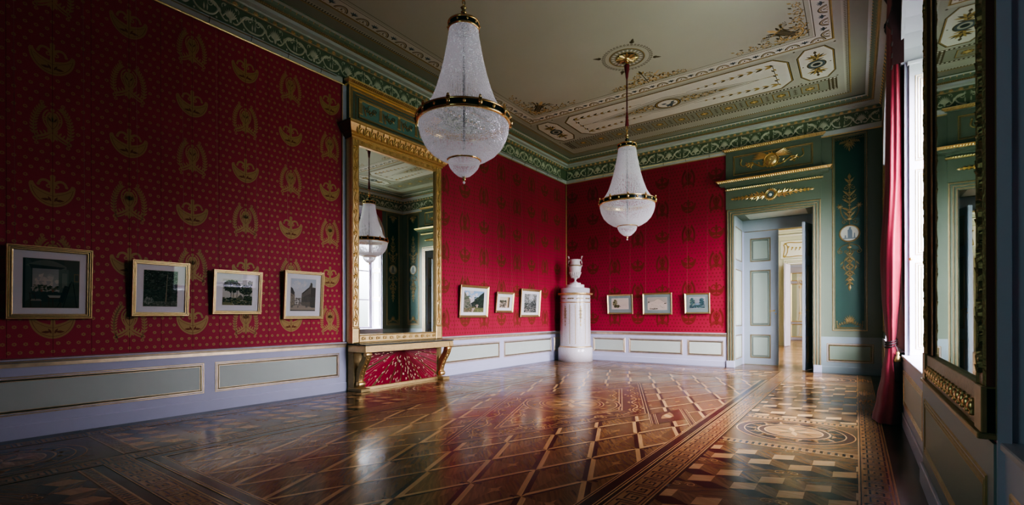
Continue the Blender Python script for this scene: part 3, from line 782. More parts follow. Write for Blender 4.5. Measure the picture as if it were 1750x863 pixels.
# ------------------------------------------------------------------ CORNICE
def room_loop(d): return [(d, -d), (W-d, -d), (W-d, -L+d), (d, -L+d)]
def build_cornice():
    mb = MB()
    prof = [(0, 4.905), (.022, 4.908), (.026, 4.920), (.022, 4.930), (.022, 5.02), (.014, 5.028), (.008, 5.034), (.008, 5.300), (.030, 5.306), (.030, 5.316), (.056, 5.362), (.062, 5.368), (.062, 5.384), (.14, 5.392), (.14, 5.442), (.162, 5.446), (.162, 5.458), (.185, 5.463), (.215, 5.482), (.240, 5.512), (.262, 5.520), (.285, 5.522), (.285, 5.54)]
    mats = ['gilt', 'gilt', 'gilt', 'band_paint', 'band_paint', 'gilt_line', 'frieze_green', 'gilt_line', 'gilt_line', 'cornice_green', 'cornice_grey', 'cornice_grey', 'cornice_grey', 'band_paint', 'gilt_dull', 'gilt_dull', 'gilt_dull', 'cornice_green', 'cornice_green', 'cornice_grey', 'cornice_grey', 'cornice_green']
    loops = [[(x, y, z) for x, y in room_loop(d)] for d, z in prof]
    for q in range(len(prof)-1):
        for i in range(4):
            j = (i+1) % 4
            mb.face([loops[q][i], loops[q][j], loops[q+1][j], loops[q+1][i]], mats[q])
    # ornaments in wall coordinates
    fan = Mo()
    for k in range(7): fan.leaf(0, 0, pi/2+(k-3)*.42, .044, .013, 'gilt', .0, ridge=.006)
    fan.disc(0, .0, .008, 'gilt', .002, 6)
    dart = Mo(); dart.leaf(0, .0, pi/2, .03, .009, 'gilt_dull', 0, ridge=.004)
    cy = Mo()
    cy.leaf(0, 0, pi/2, .072, .042, 'gilt', .0, ridge=.012); cy.leaf(.018, 0, pi/2-.4, .05, .016, 'gilt_dull', .001, ridge=.006); cy.leaf(-.018, 0, pi/2+.4, .05, .016, 'gilt_dull', .001, ridge=.006)
    bead = Mo(); bead.disc(0, 0, .008, 'gilt', 0, 6, dome=.007)
    # frieze unit : shell + paired griffin-like scrolls
    fu = Mo(); m = 'frieze_relief'
    fu.poly([(-.012, -.085), (.012, -.085), (.02, -.04), (-.02, -.04)], m, .003)
    for k in range(9): fu.leaf(0, -.045, pi/2+(k-4)*.27, .115-.005*abs(k-4), .026, m, 0, ridge=.007)
    for s in (-1, 1):
        fu.stroke(bez((s*.03, -.07), (s*.07, -.095), (s*.10, -.06), (s*.13, -.02), 8), .018, m, 0, .006)
        fu.stroke(bez((s*.13, -.02), (s*.16, .03), (s*.20, .07), (s*.26, .05), 8), .026, m, 0, .008, taper=(1.3, .7))
        fu.stroke(bez((s*.15, .0), (s*.17, -.06), (s*.22, -.09), (s*.30, -.085), 8), .020, m, 0, .007)
        fu.stroke(spiral(s*.25, .03, .035, .008, 0, s*1.1, 12), .010, m, 0, .004)
        for k in range(5): fu.leaf(s*(.12+.03*k), -.03+.02*k, pi/2-s*(.2+.3*k), .06, .02, m, 0, ridge=.005)
        fu.leaf(s*.10, -.05, pi/2+s*.7, .055, .02, m, 0, ridge=.005); fu.leaf(s*.26, .05, -s*.6+pi/2, .05, .02, m, 0, ridge=.005)
        fu.leaf(s*.28, -.07, pi/2, .08, .022, m, 0, ridge=.005)
        fu.disc(s*.17, -.09, .012, m, .001, 7); fu.disc(s*.07, .07, .010, m, .001, 7)
        fu.stroke(bez((s*.05, .08), (s*.09, .10), (s*.12, .07), (s*.10, .04), 6), .008, m, 0)
    for fn, ln, sp in ((WL(-L, 0), L, 1), (WBk(0, 0), W, None), (lambda a, b, h: (W-h, -a, b), L, None), (lambda a, b, h: (W-a, -L+h, b), W, None)):
        def run(o, step, z, z2h, m0=.1, ph=0):
            n = int((ln-2*m0)/step); st = step if ph else (ln-2*m0)/n; t = Mo()
            for k in range(n): t.add(o, m0+st*(k+.5), 0)
            mb.mo(t, lambda a, b, h: fn(a, z+z2h(b)[0], z2h(b)[1]+h))
        run(fan, .1335, 5.318, lambda b: (b*1.0, .034+b*.45), .0667, 1 if sp else 0)
        run(dart, .1335, 5.318, lambda b: (b, .034+b*.45), .1335, 1 if sp else 0)
        run(cy, .088, 5.464, lambda b: (b*.78, .178+b*.95), .2)
        run(bead, .030, 5.452, lambda b: (b, .163), .16)
        run(fu, .597, 5.172, lambda b: (b*1.28, .009), .1415 if sp else .02, 1 if sp else 0)
    mb.build('trim_1', kind='structure')
build_cornice()

# ------------------------------------------------------------------ CEILING
def build_ceiling():
    R = random.Random(3)
    mb = MB(); mb.box(-.3, -L-.3, H, W+.8, 1.0, H+.2, 'ceiling_paint')
    o = Mo(); CX = W/2
    G, BR, DK, BL = 'paint_gold', 'paint_brown', 'paint_dark', 'paint_blue'
    # outer comb line
    f0 = room_loop(.52)[::-1]
    def loop(d): return [(d, -L+d), (W-d, -L+d), (W-d, -d), (d, -d)]
    o.frame(loop(.285), [(0, 0), (.235, 0)], 'ceiling_greygreen', .0006)
    o.frame(loop(.50), [(0, 0), (.022, 0), (.030, 0)], [G, BR], .0012)
    comb = Mo(); comb.leaf(0, 0, pi/2, .05, .022, BR, 0)
    def along(m, A, B, step, h, flip=0, off=0, **k):
        l = hypot(B[0]-A[0], B[1]-A[1]); n = max(1, round(l/step)); a = atan2(B[1]-A[1], B[0]-A[0])
        for i in range(n):
            t = (i+.5)/n; o.add(m, A[0]+(B[0]-A[0])*t-sin(a)*off, A[1]+(B[1]-A[1])*t+cos(a)*off, rot=a, dh=h, **k)
    lp = loop(.53)
    for i in range(4): along(comb, lp[i], lp[(i+1) % 4], .042, .0012)
    o.frame(loop(.60), [(0, 0), (.10, 0)], 'ceiling_grey', .0005)
    # guilloche border : left/right x=.70, front/back y=-2.88
    def gloop(d): return [(.70+d, -L+2.88+d), (W-.70-d, -L+2.88+d), (W-.70-d, -2.88-d), (.70+d, -2.88-d)]
    o.frame(gloop(0), [(0, 0), (.26, 0)], 'ceiling_pale', .0007)
    o.frame(gloop(0), [(0, 0), (.018, 0), (.026, 0), (.034, 0)], [G, BR, G], .0014)
    o.frame(gloop(.235), [(0, 0), (.010, 0)], BR, .0014)
    o.frame(gloop(.315), [(0, 0), (.008, 0)], BR, .0014)
    ga = Mo()
    for r, w in ((.105, .014), (.078, .008)): ga.stroke(arc(0, 0, r, r*1.25, .15, pi-.15, 14), w, BR, 0)
    ga.stroke(arc(0, 0, .092, .092*1.25, .2, pi-.2, 12), .010, G, .0001)
    for k in range(3): ga.disc((k-1)*.03, .02+.02*(k == 1), .012, G, 0, 7)
    ga.leaf(0, .03, pi/2, .05, .024, BR, 0)
    pal = Mo()
    for k in range(5): pal.leaf(0, .05, pi/2+(k-2)*.55, .075, .022, BL, 0)
    pal.leaf(0, .02, -pi/2+3.14, .05, .02, BR, 0); pal.disc(0, .04, .014, BR, .0001, 7)
    gl = gloop(.036)
    for i in range(4):
        along(ga, gl[i], gl[(i+1) % 4], .36, .0012)
        A, B = gl[i], gl[(i+1) % 4]; l = hypot(B[0]-A[0], B[1]-A[1]); n = round(l/.36); t = ((B[0]-A[0])/l, (B[1]-A[1])/l); a = atan2(t[1], t[0])
        for k in range(1, n): o.add(pal, A[0]+t[0]*l*k/n-sin(a)*.02, A[1]+t[1]*l*k/n+cos(a)*.02, rot=a, dh=.0012)
    # scroll ornament helper
    def acan(s=1.0):
        m = Mo()
        m.stroke(spiral(0, 0, .105, .018, -.6, 1.35, 26), .022, BR, 0); m.stroke(spiral(0, 0, .102, .02, -.6, 1.3, 26), .011, 'paint_gold_light', .0002)
        for k in range(9):
            a = -.4+k*.62; r = .10-.005*k; m.leaf(r*cos(a), r*sin(a), a+.9, .055, .026, BR if k % 2 else G, .0001)
        for k in range(5): m.leaf(0, 0, k*1.256, .032, .018, 'paint_gold_light', .0004)
        return m
    AC = acan()
    spr = Mo()
    for k in range(8):
        a = .5+.3*k; spr.stroke([(0, 0), (.10*cos(a), .10*sin(a))], .003, BR, 0); spr.disc(.10*cos(a), .10*sin(a), .008, BR, 0, 5); spr.disc(.075*cos(a+.1), .075*sin(a+.1), .006, BR, 0, 5)
    lyre = Mo()
    for s in (-1, 1):
        lyre.stroke(bez((0, .0), (s*.14, .02), (s*.16, .14), (s*.07, .20), 10), .024, BR, 0); lyre.stroke(bez((0, .0), (s*.14, .02), (s*.16, .14), (s*.07, .20), 10), .011, 'paint_gold_light', .0002)
        lyre.stroke(bez((s*.07, .20), (s*.03, .26), (s*.10, .34), (s*.13, .36), 8), .018, BR, 0); lyre.disc(s*.13, .36, .02, G, 0, 7)
    lyre.rect(-.05, .04, .05, .30, BR, .0001); lyre.rect(-.03, .07, .03, .28, DK, .0002)
    for k in (-1, 0, 1): lyre.stroke([(k*.02, .06), (k*.02, .32)], .004, 'paint_gold_light', .0003)
    lyre.stroke([(-.10, .30), (.10, .30)], .016, G, .0003); lyre.leaf(0, .30, pi/2, .13, .05, 'paint_gold_light', .0002); lyre.leaf(-.03, .3, pi/2+.5, .09, .03, BR, .0002); lyre.leaf(.03, .3, pi/2-.5, .09, .03, BR, .0002)
    corner = Mo()     # sits in an inner corner at the origin, arms along +x and +y
    for ax in (0, 1):
        for k in range(5):
            sc = 1.05-.13*k; u = .17+.20*k; v = .10-.006*k
            p = (u, v) if ax == 0 else (v, u)
            corner.add(AC, p[0], p[1], sc, rot=k*2.2+ax, mirror=(k+ax) % 2)
        u0 = .1; pts = [(.05+.10*k, .055+.03*sin(k*1.5)) for k in range(11)]
        corner.stroke(pts if ax == 0 else [(b, a) for a, b in pts], .014, G, .0001, taper=(1.3, .4))
        for k in range(7):
            p = (.25+.13*k, .13+.05*(1-k/7)); p = p if ax == 0 else (p[1], p[0])
            corner.leaf(p[0], p[1], (pi/2-.7 if ax == 0 else .7)+R.uniform(-.3, .3), .07, .03, BR if k % 2 else G, .0001)
        p = (.52, .24) if ax == 0 else (.24, .52); corner.add(spr, *p, rot=-.6 if ax == 0 else -1.2)
    corner.add(lyre, .10, .10, 1.35, rot=-pi/4)
    d = .325
    for sx, sy in ((0, 0), (1, 0), (0, 1), (1, 1)):
        k = Mo(); k.add(corner)
        ax, ay = .70+d, -2.88-d
        k = Mo_map(k, lambda a, b: ((W-ax-a) if sx else (ax+a), (-L-ay+b) if sy else (ay-b)))
        o.add(k, dh=.0012)
    # centre ornament at each short side
    cen = Mo()
    cen.stroke([(0, 0), (0, .42)], .016, BR, 0)
    for s in (-1, 1):
        for k, (u, v, sc) in enumerate(((.13, .10, 1.15), (.33, .09, .95), (.50, .075, .75), (.64, .06, .55), (.10, .30, .7))): cen.add(AC, s*u, v, sc, rot=k*1.7, mirror=s < 0)
        cen.stroke([(s*.05*k, .03+.02*sin(k*.9)) for k in range(17)], .016, G, .0001, taper=(1.2, .3))
        for k in range(6): cen.leaf(s*(.12+.09*k), .12, pi/2-s*.5, .08-.006*k, .034, G if k % 2 else BR, .0002)
        cen.stroke(bez((s*.18, .26), (s*.24, .24), (s*.26, .33), (s*.31, .34), 8), .022, 'paint_gold_light', .0003, taper=(1.6, .5))
        cen.leaf(0, .36, pi/2-s*.6, .12, .045, G, .0002)
    cen.leaf(0, .36, pi/2, .15, .05, BR, .0003)
    o.add(Mo_map(cen, lambda a, b: (CX+a, -2.88-d-b)), dh=.0012); o.add(Mo_map(cen, lambda a, b: (CX-a, -L+2.88+d+b)), dh=.0012)
    # end compartments
    end = Mo()
    end.rect(.60, .60, W-.60, 2.80, 'ceiling_grey', 0)
    x0, x1 = .70, 6.41
    # coffer band y .85 - 1.42
    end.rect(x0, .85, x1, 1.42, 'ceiling_greygreen', .0002)
    for ya in (.85, 1.36): 
        end.rect(x0, ya, x1, ya+.06, BR, .0004)
        for k in range(95): xx = x0+(x1-x0)*k/95; end.rect(xx+.012, ya+.014, xx+.045, ya+.046, 'ceiling_pale', .0006)
    for xa in (x0, x1-.14):
        end.rect(xa, .85, xa+.14, 1.42, BR, .0005)
        for k in range(9): 
            for q in (0, 1): end.disc(xa+.04+q*.06, .89+.06*k, .016, 'ceiling_pale', .0007, 6)
    for k in range(11):
        cx = 3.556+(k-5)*.484
        end.frame([(cx-.15, .98), (cx+.15, .98), (cx+.15, 1.29), (cx-.15, 1.29)], [(0, 0), (.012, 0), (.024, 0)], [BR, G], .0005)
        end.disc(cx, 1.135, .085, BR, .0006, 12); 
        for q in range(8): end.leaf(cx, 1.135, q*pi/4, .095, .04, G, .0008)
        end.disc(cx, 1.135, .03, 'paint_gold_light', .0010, 8)
        if k < 10:
            xx = cx+.242
            end.stroke([(xx, 1.0), (xx, 1.27)], .010, BR, .0006)
            for q in (1.05, 1.135, 1.22): 
                end.leaf(xx, q, 0, .04, .022, BR, .0006); end.leaf(xx, q, pi, .04, .022, BR, .0006)
    # octagons
    for cx in (.94, 6.14):
        a, b = .27, .63
        oc = [(cx-a*.55, 2.13-b), (cx+a*.55, 2.13-b), (cx+a, 2.13-b*.62), (cx+a, 2.13+b*.62), (cx+a*.55, 2.13+b), (cx-a*.55, 2.13+b), (cx-a, 2.13+b*.62), (cx-a, 2.13-b*.62)]
        end.poly(oc, 'ceiling_pale', .0004); end.frame(oc, [(0, 0), (.016, 0), (.026, 0), (.032, 0)], [BR, G, BR], .0008)
        end.disc(cx, 2.13, .145, BR, .0006, 20, ry=1.1); end.disc(cx, 2.13, .125, BL, .0007, 20, ry=1.1); end.disc(cx, 2.13, .09, 'ceiling_grey', .0008, 18, ry=1.1); end.disc(cx, 2.13, .06, DK, .0009, 10)
        for s in (-1, 1):
            end.stroke([(cx, 2.13+s*.15), (cx, 2.13+s*.42)], .016, BR, .0006)
            for k in range(7): end.leaf(cx, 2.13+s*.24, s*pi/2+(k-3)*.42, .17, .05, BR if k % 2 else G, .0007+.0001*k)
            for k in range(4): end.leaf(cx, 2.13+s*.16, s*pi/2+(k-1.5)*.85, .12, .04, G if k % 2 else BR, .0009)
            end.leaf(cx, 2.13+s*.4, s*pi/2, .1, .05, BR, .0008); end.disc(cx+s*.2, 2.13, .014, BR, .0006, 6)
        for sx in (-1, 1):
            for sy in (-1, 1): end.disc(cx+sx*.28, 2.13+sy*.66, .018, BR, .0006, 7)
    # long panel with clipped ends
    lp = [(1.60, 1.47), (5.55, 1.47), (5.76, 1.72), (5.76, 2.50), (5.55, 2.74), (1.60, 2.74), (1.37, 2.50), (1.37, 1.72)]
    end.poly(lp, 'ceiling_pale', .0004); end.frame(lp, [(0, 0), (.016, 0), (.028, 0), (.036, 0)], [BR, G, BR], .0008)
    dm = [(2.0, 2.11), (3.56, 1.86), (5.12, 2.11), (3.56, 2.36)]
    end.poly([(1.85, 2.11), (3.56, 1.78), (5.27, 2.11), (3.56, 2.44)], BR, .0006); end.poly([(1.90, 2.11), (3.56, 1.79), (5.22, 2.11), (3.56, 2.43)], 'ceiling_pale', .0007); end.poly([(2.05, 2.11), (3.56, 1.83), (5.07, 2.11), (3.56, 2.39)], 'ceiling_grey', .0008)
    end.disc(3.56, 2.11, .26, BR, .0010, 28, ry=.82); end.disc(3.56, 2.11, .235, G, .0011, 28, ry=.82); end.disc(3.56, 2.11, .215, BR, .0012, 28, ry=.82); end.disc(3.56, 2.11, .20, 'ceiling_pale', .0013, 28, ry=.82)
    for k in range(9): end.leaf(3.56+R.uniform(-.08, .08), 2.08+R.uniform(-.05, .05), R.uniform(0, 6.3), .11, .06, 'paint_blue', .0014+.0001*k)
    for s in (-1, 1):
        for k, (u, sc) in enumerate(((.38, 1.2), (.57, 1.0), (.73, .8), (.86, .6))): end.add(AC, 3.56+s*u, 2.11, sc, rot=k*2.0, mirror=s < 0, dh=.0010)
        for k in range(8): end.leaf(3.56+s*(.35+.09*k), 2.11+(.06-.006*k)*(-1)**k, (0 if s > 0 else pi)+.4*(-1)**k, .09, .035, BR, .0011)
        end.leaf(3.56+s*.95, 2.11, 0 if s > 0 else pi, .22, .05, G, .0011)
        for sy in (-1, 1):
            for k in range(9):
                x = 3.56+s*(1.95-.155*k); y = 2.11+sy*(.40-.012*k); z = 1-.085*k
                end.leaf(x, y, (pi if s > 0 else 0)+.5, .11*z+.04, .05*z+.012, BR if k % 2 else G, .0007); end.leaf(x, y, (pi if s > 0 else 0)-.5, .11*z+.03, .04*z+.012, G, .0008)
            end.stroke([(3.56+s*1.98, 2.11+sy*.40), (3.56+s*.45, 2.11+sy*.29)], .007, BR, .0007)
        for k in range(8):
            y = 2.11-.38+.76*k/7; end.leaf(3.56+s*1.95, y, pi/2*(1 if k % 2 else -1)+.4*s, .09, .04, BR if k % 2 else G, .0009)
        end.stroke([(3.56+s*1.95, 1.72), (3.56+s*1.95, 2.5)], .010, BR, .0008); end.stroke([(3.56+s*1.95, 2.11), (3.56+s*1.7, 2.11)], .02, G, .0008, taper=(1.2, .3))
    o.add(Mo_map(end, lambda a, b: (a, -b)), dh=.0008); o.add(Mo_map(end, lambda a, b: (W-a, -L+b)), dh=.0008)
    # roses above the chandeliers
    for cx, cy in ((3.56, -4.25), (3.56, -L+4.25)):
        r = Mo()
        for k in range(44): a = k*2*pi/44; r.disc(.40*cos(a), .40*sin(a), .020, BR, 0, 7); r.disc(.40*cos(a), .40*sin(a), .009, 'ceiling_pale', .0002, 5)
        r.ring(0, 0, .365, .372, BR, 0, 40)
        for k in range(4):
            a = k*pi/2+.55; r.leaf(.43*cos(a), .43*sin(a), a, .14, .05, BR, 0); r.leaf(.43*cos(a), .43*sin(a), a+.6, .07, .03, BR, 0); r.leaf(.43*cos(a), .43*sin(a), a-.6, .07, .03, BR, 0)
        r.disc(0, 0, .295, BR, .0004, 40); r.ring(0, 0, .28, .292, G, .0008, 40, ridge=.004); r.disc(0, 0, .27, 'ceiling_greygreen', .0006, 36)
        for k in range(22): a = k*2*pi/22; r.leaf(.195*cos(a), .195*sin(a), a, .07, .035, 'ceiling_pale', .0009); 
        r.ring(0, 0, .175, .19, G, .0010, 36, ridge=.004); r.disc(0, 0, .172, 'paint_dark', .0008, 30)
        for k in range(16): r.leaf(.03*cos(k*pi/8), .03*sin(k*pi/8), k*pi/8, .15, .058, 'gilt' if k % 2 else 'gilt_dull', .004, ridge=.022)
        r.disc(0, 0, .05, 'gilt', .02, 12, dome=.03)
        o.add(r, cx, cy, dh=.0012)
    mb.mo(o, lambda a, b, h: (a, b, H-h))
    mb.build('ceiling', kind='structure')
build_ceiling()
# ------------------------------------------------------------------ GREAT MIRROR on the left wall
def leafrun(o, A, B, step, mk, h=0, **k):
    l = hypot(B[0]-A[0], B[1]-A[1]); n = max(1, round(l/step)); a = atan2(B[1]-A[1], B[0]-A[0])
    for i in range(n):
        t = (i+.5)/n; o.add(mk, A[0]+(B[0]-A[0])*t, A[1]+(B[1]-A[1])*t, rot=a, dh=h, **k)
def great_mirror():
    MX = .15
    t = thing('wall_mirror', 'tall gilt framed mirror with scroll carved sides and deep gold cornice above the console', 'mirror', (.02, -6.2, .76))
    P = t.location; fn0 = WL(0, 0)
    fn = lambda a, b, h: (h-P.x, a-P.y, b-P.z)
    y0, y1, z0, z1 = -7.235, -5.215, .762, 4.07     # outer
    gi = (-7.105, -5.37, .90, 3.955)
    mb = MB(); mb.face([(MX-P.x, gi[0]-P.y-.02, gi[2]-P.z-.02), (MX-P.x, gi[1]-P.y+.02, gi[2]-P.z-.02), (MX-P.x, gi[1]-P.y+.02, gi[3]-P.z+.02), (MX-P.x, gi[0]-P.y-.02, gi[3]-P.z+.02)], 'mirror_glass'); mb.build('mirror_glass', t)
    o = Mo()
    def bar(x0, a0, x1, a1, h0=.022, h1=.185, inner=.155):
        o.poly([(x0, a0), (x1, a0), (x1, a1), (x0, a1)], 'gilt', h1)
        for p, q in (((x0, a0), (x1, a0)), ((x1, a0), (x1, a1)), ((x1, a1), (x0, a1)), ((x0, a1), (x0, a0))):
            k = len(o.v); o.v += [(p[0], p[1], h0), (q[0], q[1], h0), (q[0], q[1], h1), (p[0], p[1], h1)]; o.f.append((k, k+1, k+2, k+3)); o.m.append('gilt'); o.g.append(0); o.c.append(None)
    bar(y0, z0, gi[0], z1); bar(gi[1], z0, y1, z1); bar(gi[0], z0, gi[1], gi[2]); bar(gi[0], gi[3], gi[1], z1)
    for x0, x1 in ((y0, gi[0]), (gi[1], y1)):
        o.frame([(x0+.006, 1.02), (x1-.006, 1.02), (x1-.006, z1-.02), (x0+.006, z1-.02)], [(0, 0), (.008, .010), (.016, 0)], 'gilt', .185)
        o.frame([(x0-.004, z0), (x1+.004, z0), (x1+.004, 1.015), (x0-.004, 1.015)], [(0, -.16), (0, .010), (.010, .014), (.018, .004), (.07, .004)], 'gilt', .185)
        n = 17; cx = (x0+x1)/2; zz = [1.08+i*(z1-1.14)/n for i in range(n+1)]
        pts = [(cx+.026*sin((z-1.08)/(z1-1.14)*n*pi), z) for z in [1.06+k*(z1-1.1)/150 for k in range(151)]]
        o.stroke(pts, .016, 'gilt', .186, .014)
        for i in range(n):
            z = zz[i]+.06; s = 1 if i % 2 else -1
            o.stroke(spiral(cx+s*.018, z+.02, .034, .008, 1.5, s*1.2, 14), .010, 'gilt', .187, .010)
            for k in range(4): o.leaf(cx+s*.005, z+.03*k-.03, pi/2-s*(.9-.2*k), .045, .018, 'gilt', .187, ridge=.009)
            o.disc(cx+s*.018, z+.02, .010, 'gilt', .188, 8, dome=.010)
    for yy, za in ((-1, (z1+gi[3])/2), (1, .832)):
        pass
    n = 12
    for i in range(n):
        a = gi[0]+(gi[1]-gi[0])*(i+.5)/n
        for zc, r in ((z1-.06, .028), (.835, .030)):
            o.ring(a, zc, r*.55, r, 'gilt', .187, 12, ridge=.008); o.disc(a, zc, r*.35, 'gilt', .188, 8, dome=.010)
            o.leaf(a+.045, zc-.02, pi/2, .045, .012, 'gilt', .187, ridge=.005)
    for zc in (gi[3]+.012, gi[2]-.012, .775): o.stroke([(gi[0], zc), (gi[1], zc)], .016, 'gilt', .186, .012)
    mb = MB(); mb.mo(o, fn); mb.build('frame', t)
    # cornice of the frame
    mb = MB(); prof = [(.02, 4.05), (.205, 4.05), (.205, 4.075), (.235, 4.09), (.235, 4.105), (.265, 4.13), (.315, 4.215), (.325, 4.235), (.345, 4.245), (.345, 4.275), (.02, 4.29)]
    c0, c1 = y0-.0, y1+.0
    prev = None
    rows = []
    for d, z in prof:
        e = (d-.185)*.9 if d > .19 else 0
        rows.append([(0.02, c0-e, z), (d, c0-e, z), (d, c1+e, z), (0.02, c1+e, z)])
    for q in range(len(rows)-1):
        for i in range(3):
            m = 'gilt' if i == 1 else 'bole_red'
            mb.face([tuple(Vector(p)-P) for p in (rows[q][i], rows[q][i+1], rows[q+1][i+1], rows[q+1][i])], m)
    o = Mo()
    lf = Mo()
    for k in range(3): lf.leaf(0, 0, pi/2+(k-1)*.5, .12-.02*abs(k-1), .05, 'gilt', 0, ridge=.022)
    lf.disc(0, .11, .022, 'gilt', .012, 8, dome=.02); lf.disc(.06, .02, .018, 'gilt', .004, 8, dome=.02)
    for i in range(17): o.add(lf, c0+(c1-c0)*(i+.5)/17, 0)
    mb.mo(o, lambda a, b, h: (.250+b*.55+h*.8-P.x, a-P.y, 4.112+b*.95-h*.4-P.z))
    mb.build('cornice', t)
great_mirror()

def over_mirror():
    mb = MB(); y0, y1, z0, z1 = -7.215, -5.235, 4.30, 4.95
    mb.box(.0, y0, z0, .08, y1, z1, 'wall_grey_green')
    o = Mo(); S = ['gilt']*9
    o.frame([(y0, z0), (y1, z0), (y1, z1-.02), (y0, z1-.02)], [(0, 0), (0, .012), (.012, .016), (.022, .006), (.05, .006), (.06, .014), (.072, .0)], ['gilt', 'gilt', 'gilt', 'gilt_dull', 'gilt', 'gilt'], .08)
    o.frame([(y0+.12, z0+.10), (y1-.12, z0+.10), (y1-.12, z1-.13), (y0+.12, z1-.13)], [(0, 0), (.008, .01), (.016, 0)], 'gilt', .081)
    a0, a1, b0, b1 = y0+.18, y1-.18, z0+.15, z1-.18
    o.rect(a0, b0, a1, b1, 'teal_light', .082)
    o.frame([(a0-.005, b0-.005), (a1+.005, b0-.005), (a1+.005, b1+.005), (a0-.005, b1+.005)], [(0, 0), (.006, .014), (.03, .004), (.036, 0)], ['gilt_dull', 'gilt_old', 'gilt'], .082)
    dn = Mo(); dn.rect(-.004, 0, .004, .024, 'gilt', .012)
    for A, B in (((a0, b0), (a1, b0)), ((a1, b0), (a1, b1)), ((a1, b1), (a0, b1)), ((a0, b1), (a0, b0))): leafrun(o, A, B, .024, dn, .082)
    zc = (b0+b1)/2; n = 4
    for k in range(n):
        c = a0+(a1-a0)*(k+.5)/n; s = 1 if k % 2 else -1
        o.rect(c-.19, zc-.09, c-.13, zc+.09, 'gilt_dull', .090); o.rect(c-.20, zc-.10, c-.12, zc-.08, 'gilt', .094); o.leaf(c-.16, zc+.09, pi/2, .05, .06, 'gilt', .09, ridge=.01)
        for q in range(3): o.stroke(spiral(c-.03+q*.075, zc+(-.02 if q % 2 else .03), .048, .008, q*2.1, 1.3 if q % 2 else -1.3, 18), .013, 'gilt_dull', .086, .012)
        o.stroke(bez((c-.12, zc+.06), (c-.08, zc+.08), (c-.10, zc-.02), (c-.05, zc-.09), 8), .028, 'gilt', .087, .014, taper=(.6, 1.2))
        for q in range(5): o.leaf(c-.1+q*.06, zc-.03, pi/2+(q-2)*.4, .06, .022, 'gilt', .087, ridge=.008)
        o.disc(c+.0, zc+.085, .015, 'gilt', .088, 8, dome=.012)
    mb.mo(o, WL(0, 0))
    prof = [(.08, 4.925), (.125, 4.935), (.125, 4.955), (.165, 4.985), (.17, 5.01), (.02, 5.02)]
    rows = []
    for d, z in prof:
        e = max(0, (d-.08))*.7; rows.append([(.008, y0-e, z), (d, y0-e, z), (d, y1+e, z), (.008, y1+e, z)])
    for q in range(len(rows)-1):
        for i in range(3): mb.face([rows[q][i], rows[q][i+1], rows[q+1][i+1], rows[q+1][i]], 'gilt')
    lf = Mo(); lf.leaf(0, 0, pi/2, .05, .03, 'gilt', 0, ridge=.014); o = Mo()
    for i in range(52): o.add(lf, y0+(y1-y0)*(i+.5)/52, 0)
    mb.mo(o, lambda a, b, h: (.132+b*.8+h*.6, a, 4.955+b*.7-h*.3))
    mb.build('trim_16', kind='structure')
over_mirror()

# picture rail with hooks
def picture_rail(y0, y1, lab, n, vert=True, fnp=None):
    t = thing('picture_rail', lab, 'picture rail', (.05, (y0+y1)/2, 4.985) if fnp is None else fnp)
    P = t.location; mb = MB()
    if fnp is None:
        mb.tube([(0, y0-P.y, 0), (0, y1-P.y, 0)], .006, 'brass', 8); mb.build('rod', t)
        for k in range(n):
            y = y0+(y1-y0)*(k+.5)/n-P.y; m2 = MB(); m2.tube([(-.028, y, .004), (.0, y, .012), (.010, y, 0), (.004, y, -.012)], .004, 'iron', 6); m2.tube([(.0, y, -.01), (-.022, y, -.05)], .003, 'iron', 6); m2.build('hook', t)
    else:
        mb.tube([(y0-P.x, 0, 0), (y1-P.x, 0, 0)], .006, 'brass', 8); mb.build('rod', t)
        for k in range(n):
            x = y0+(y1-y0)*(k+.5)/n-P.x; m2 = MB(); m2.tube([(x, .028, .004), (x, 0, .012), (x, -.010, 0), (x, -.004, -.012)], .004, 'iron', 6); m2.tube([(x, 0, -.01), (x, .022, -.05)], .003, 'iron', 6); m2.build('hook', t)
picture_rail(-12.1, -7.42, 'slim brass picture rail high on the red wall left of the great mirror', 9)
picture_rail(-5.05, -.28, 'slim brass picture rail high on the red wall between great mirror and stove corner', 9)
picture_rail(.35, 4.15, 'slim brass picture rail high on the far red wall between stove and doorway', 7, fnp=(2.25, -.05, 4.985))

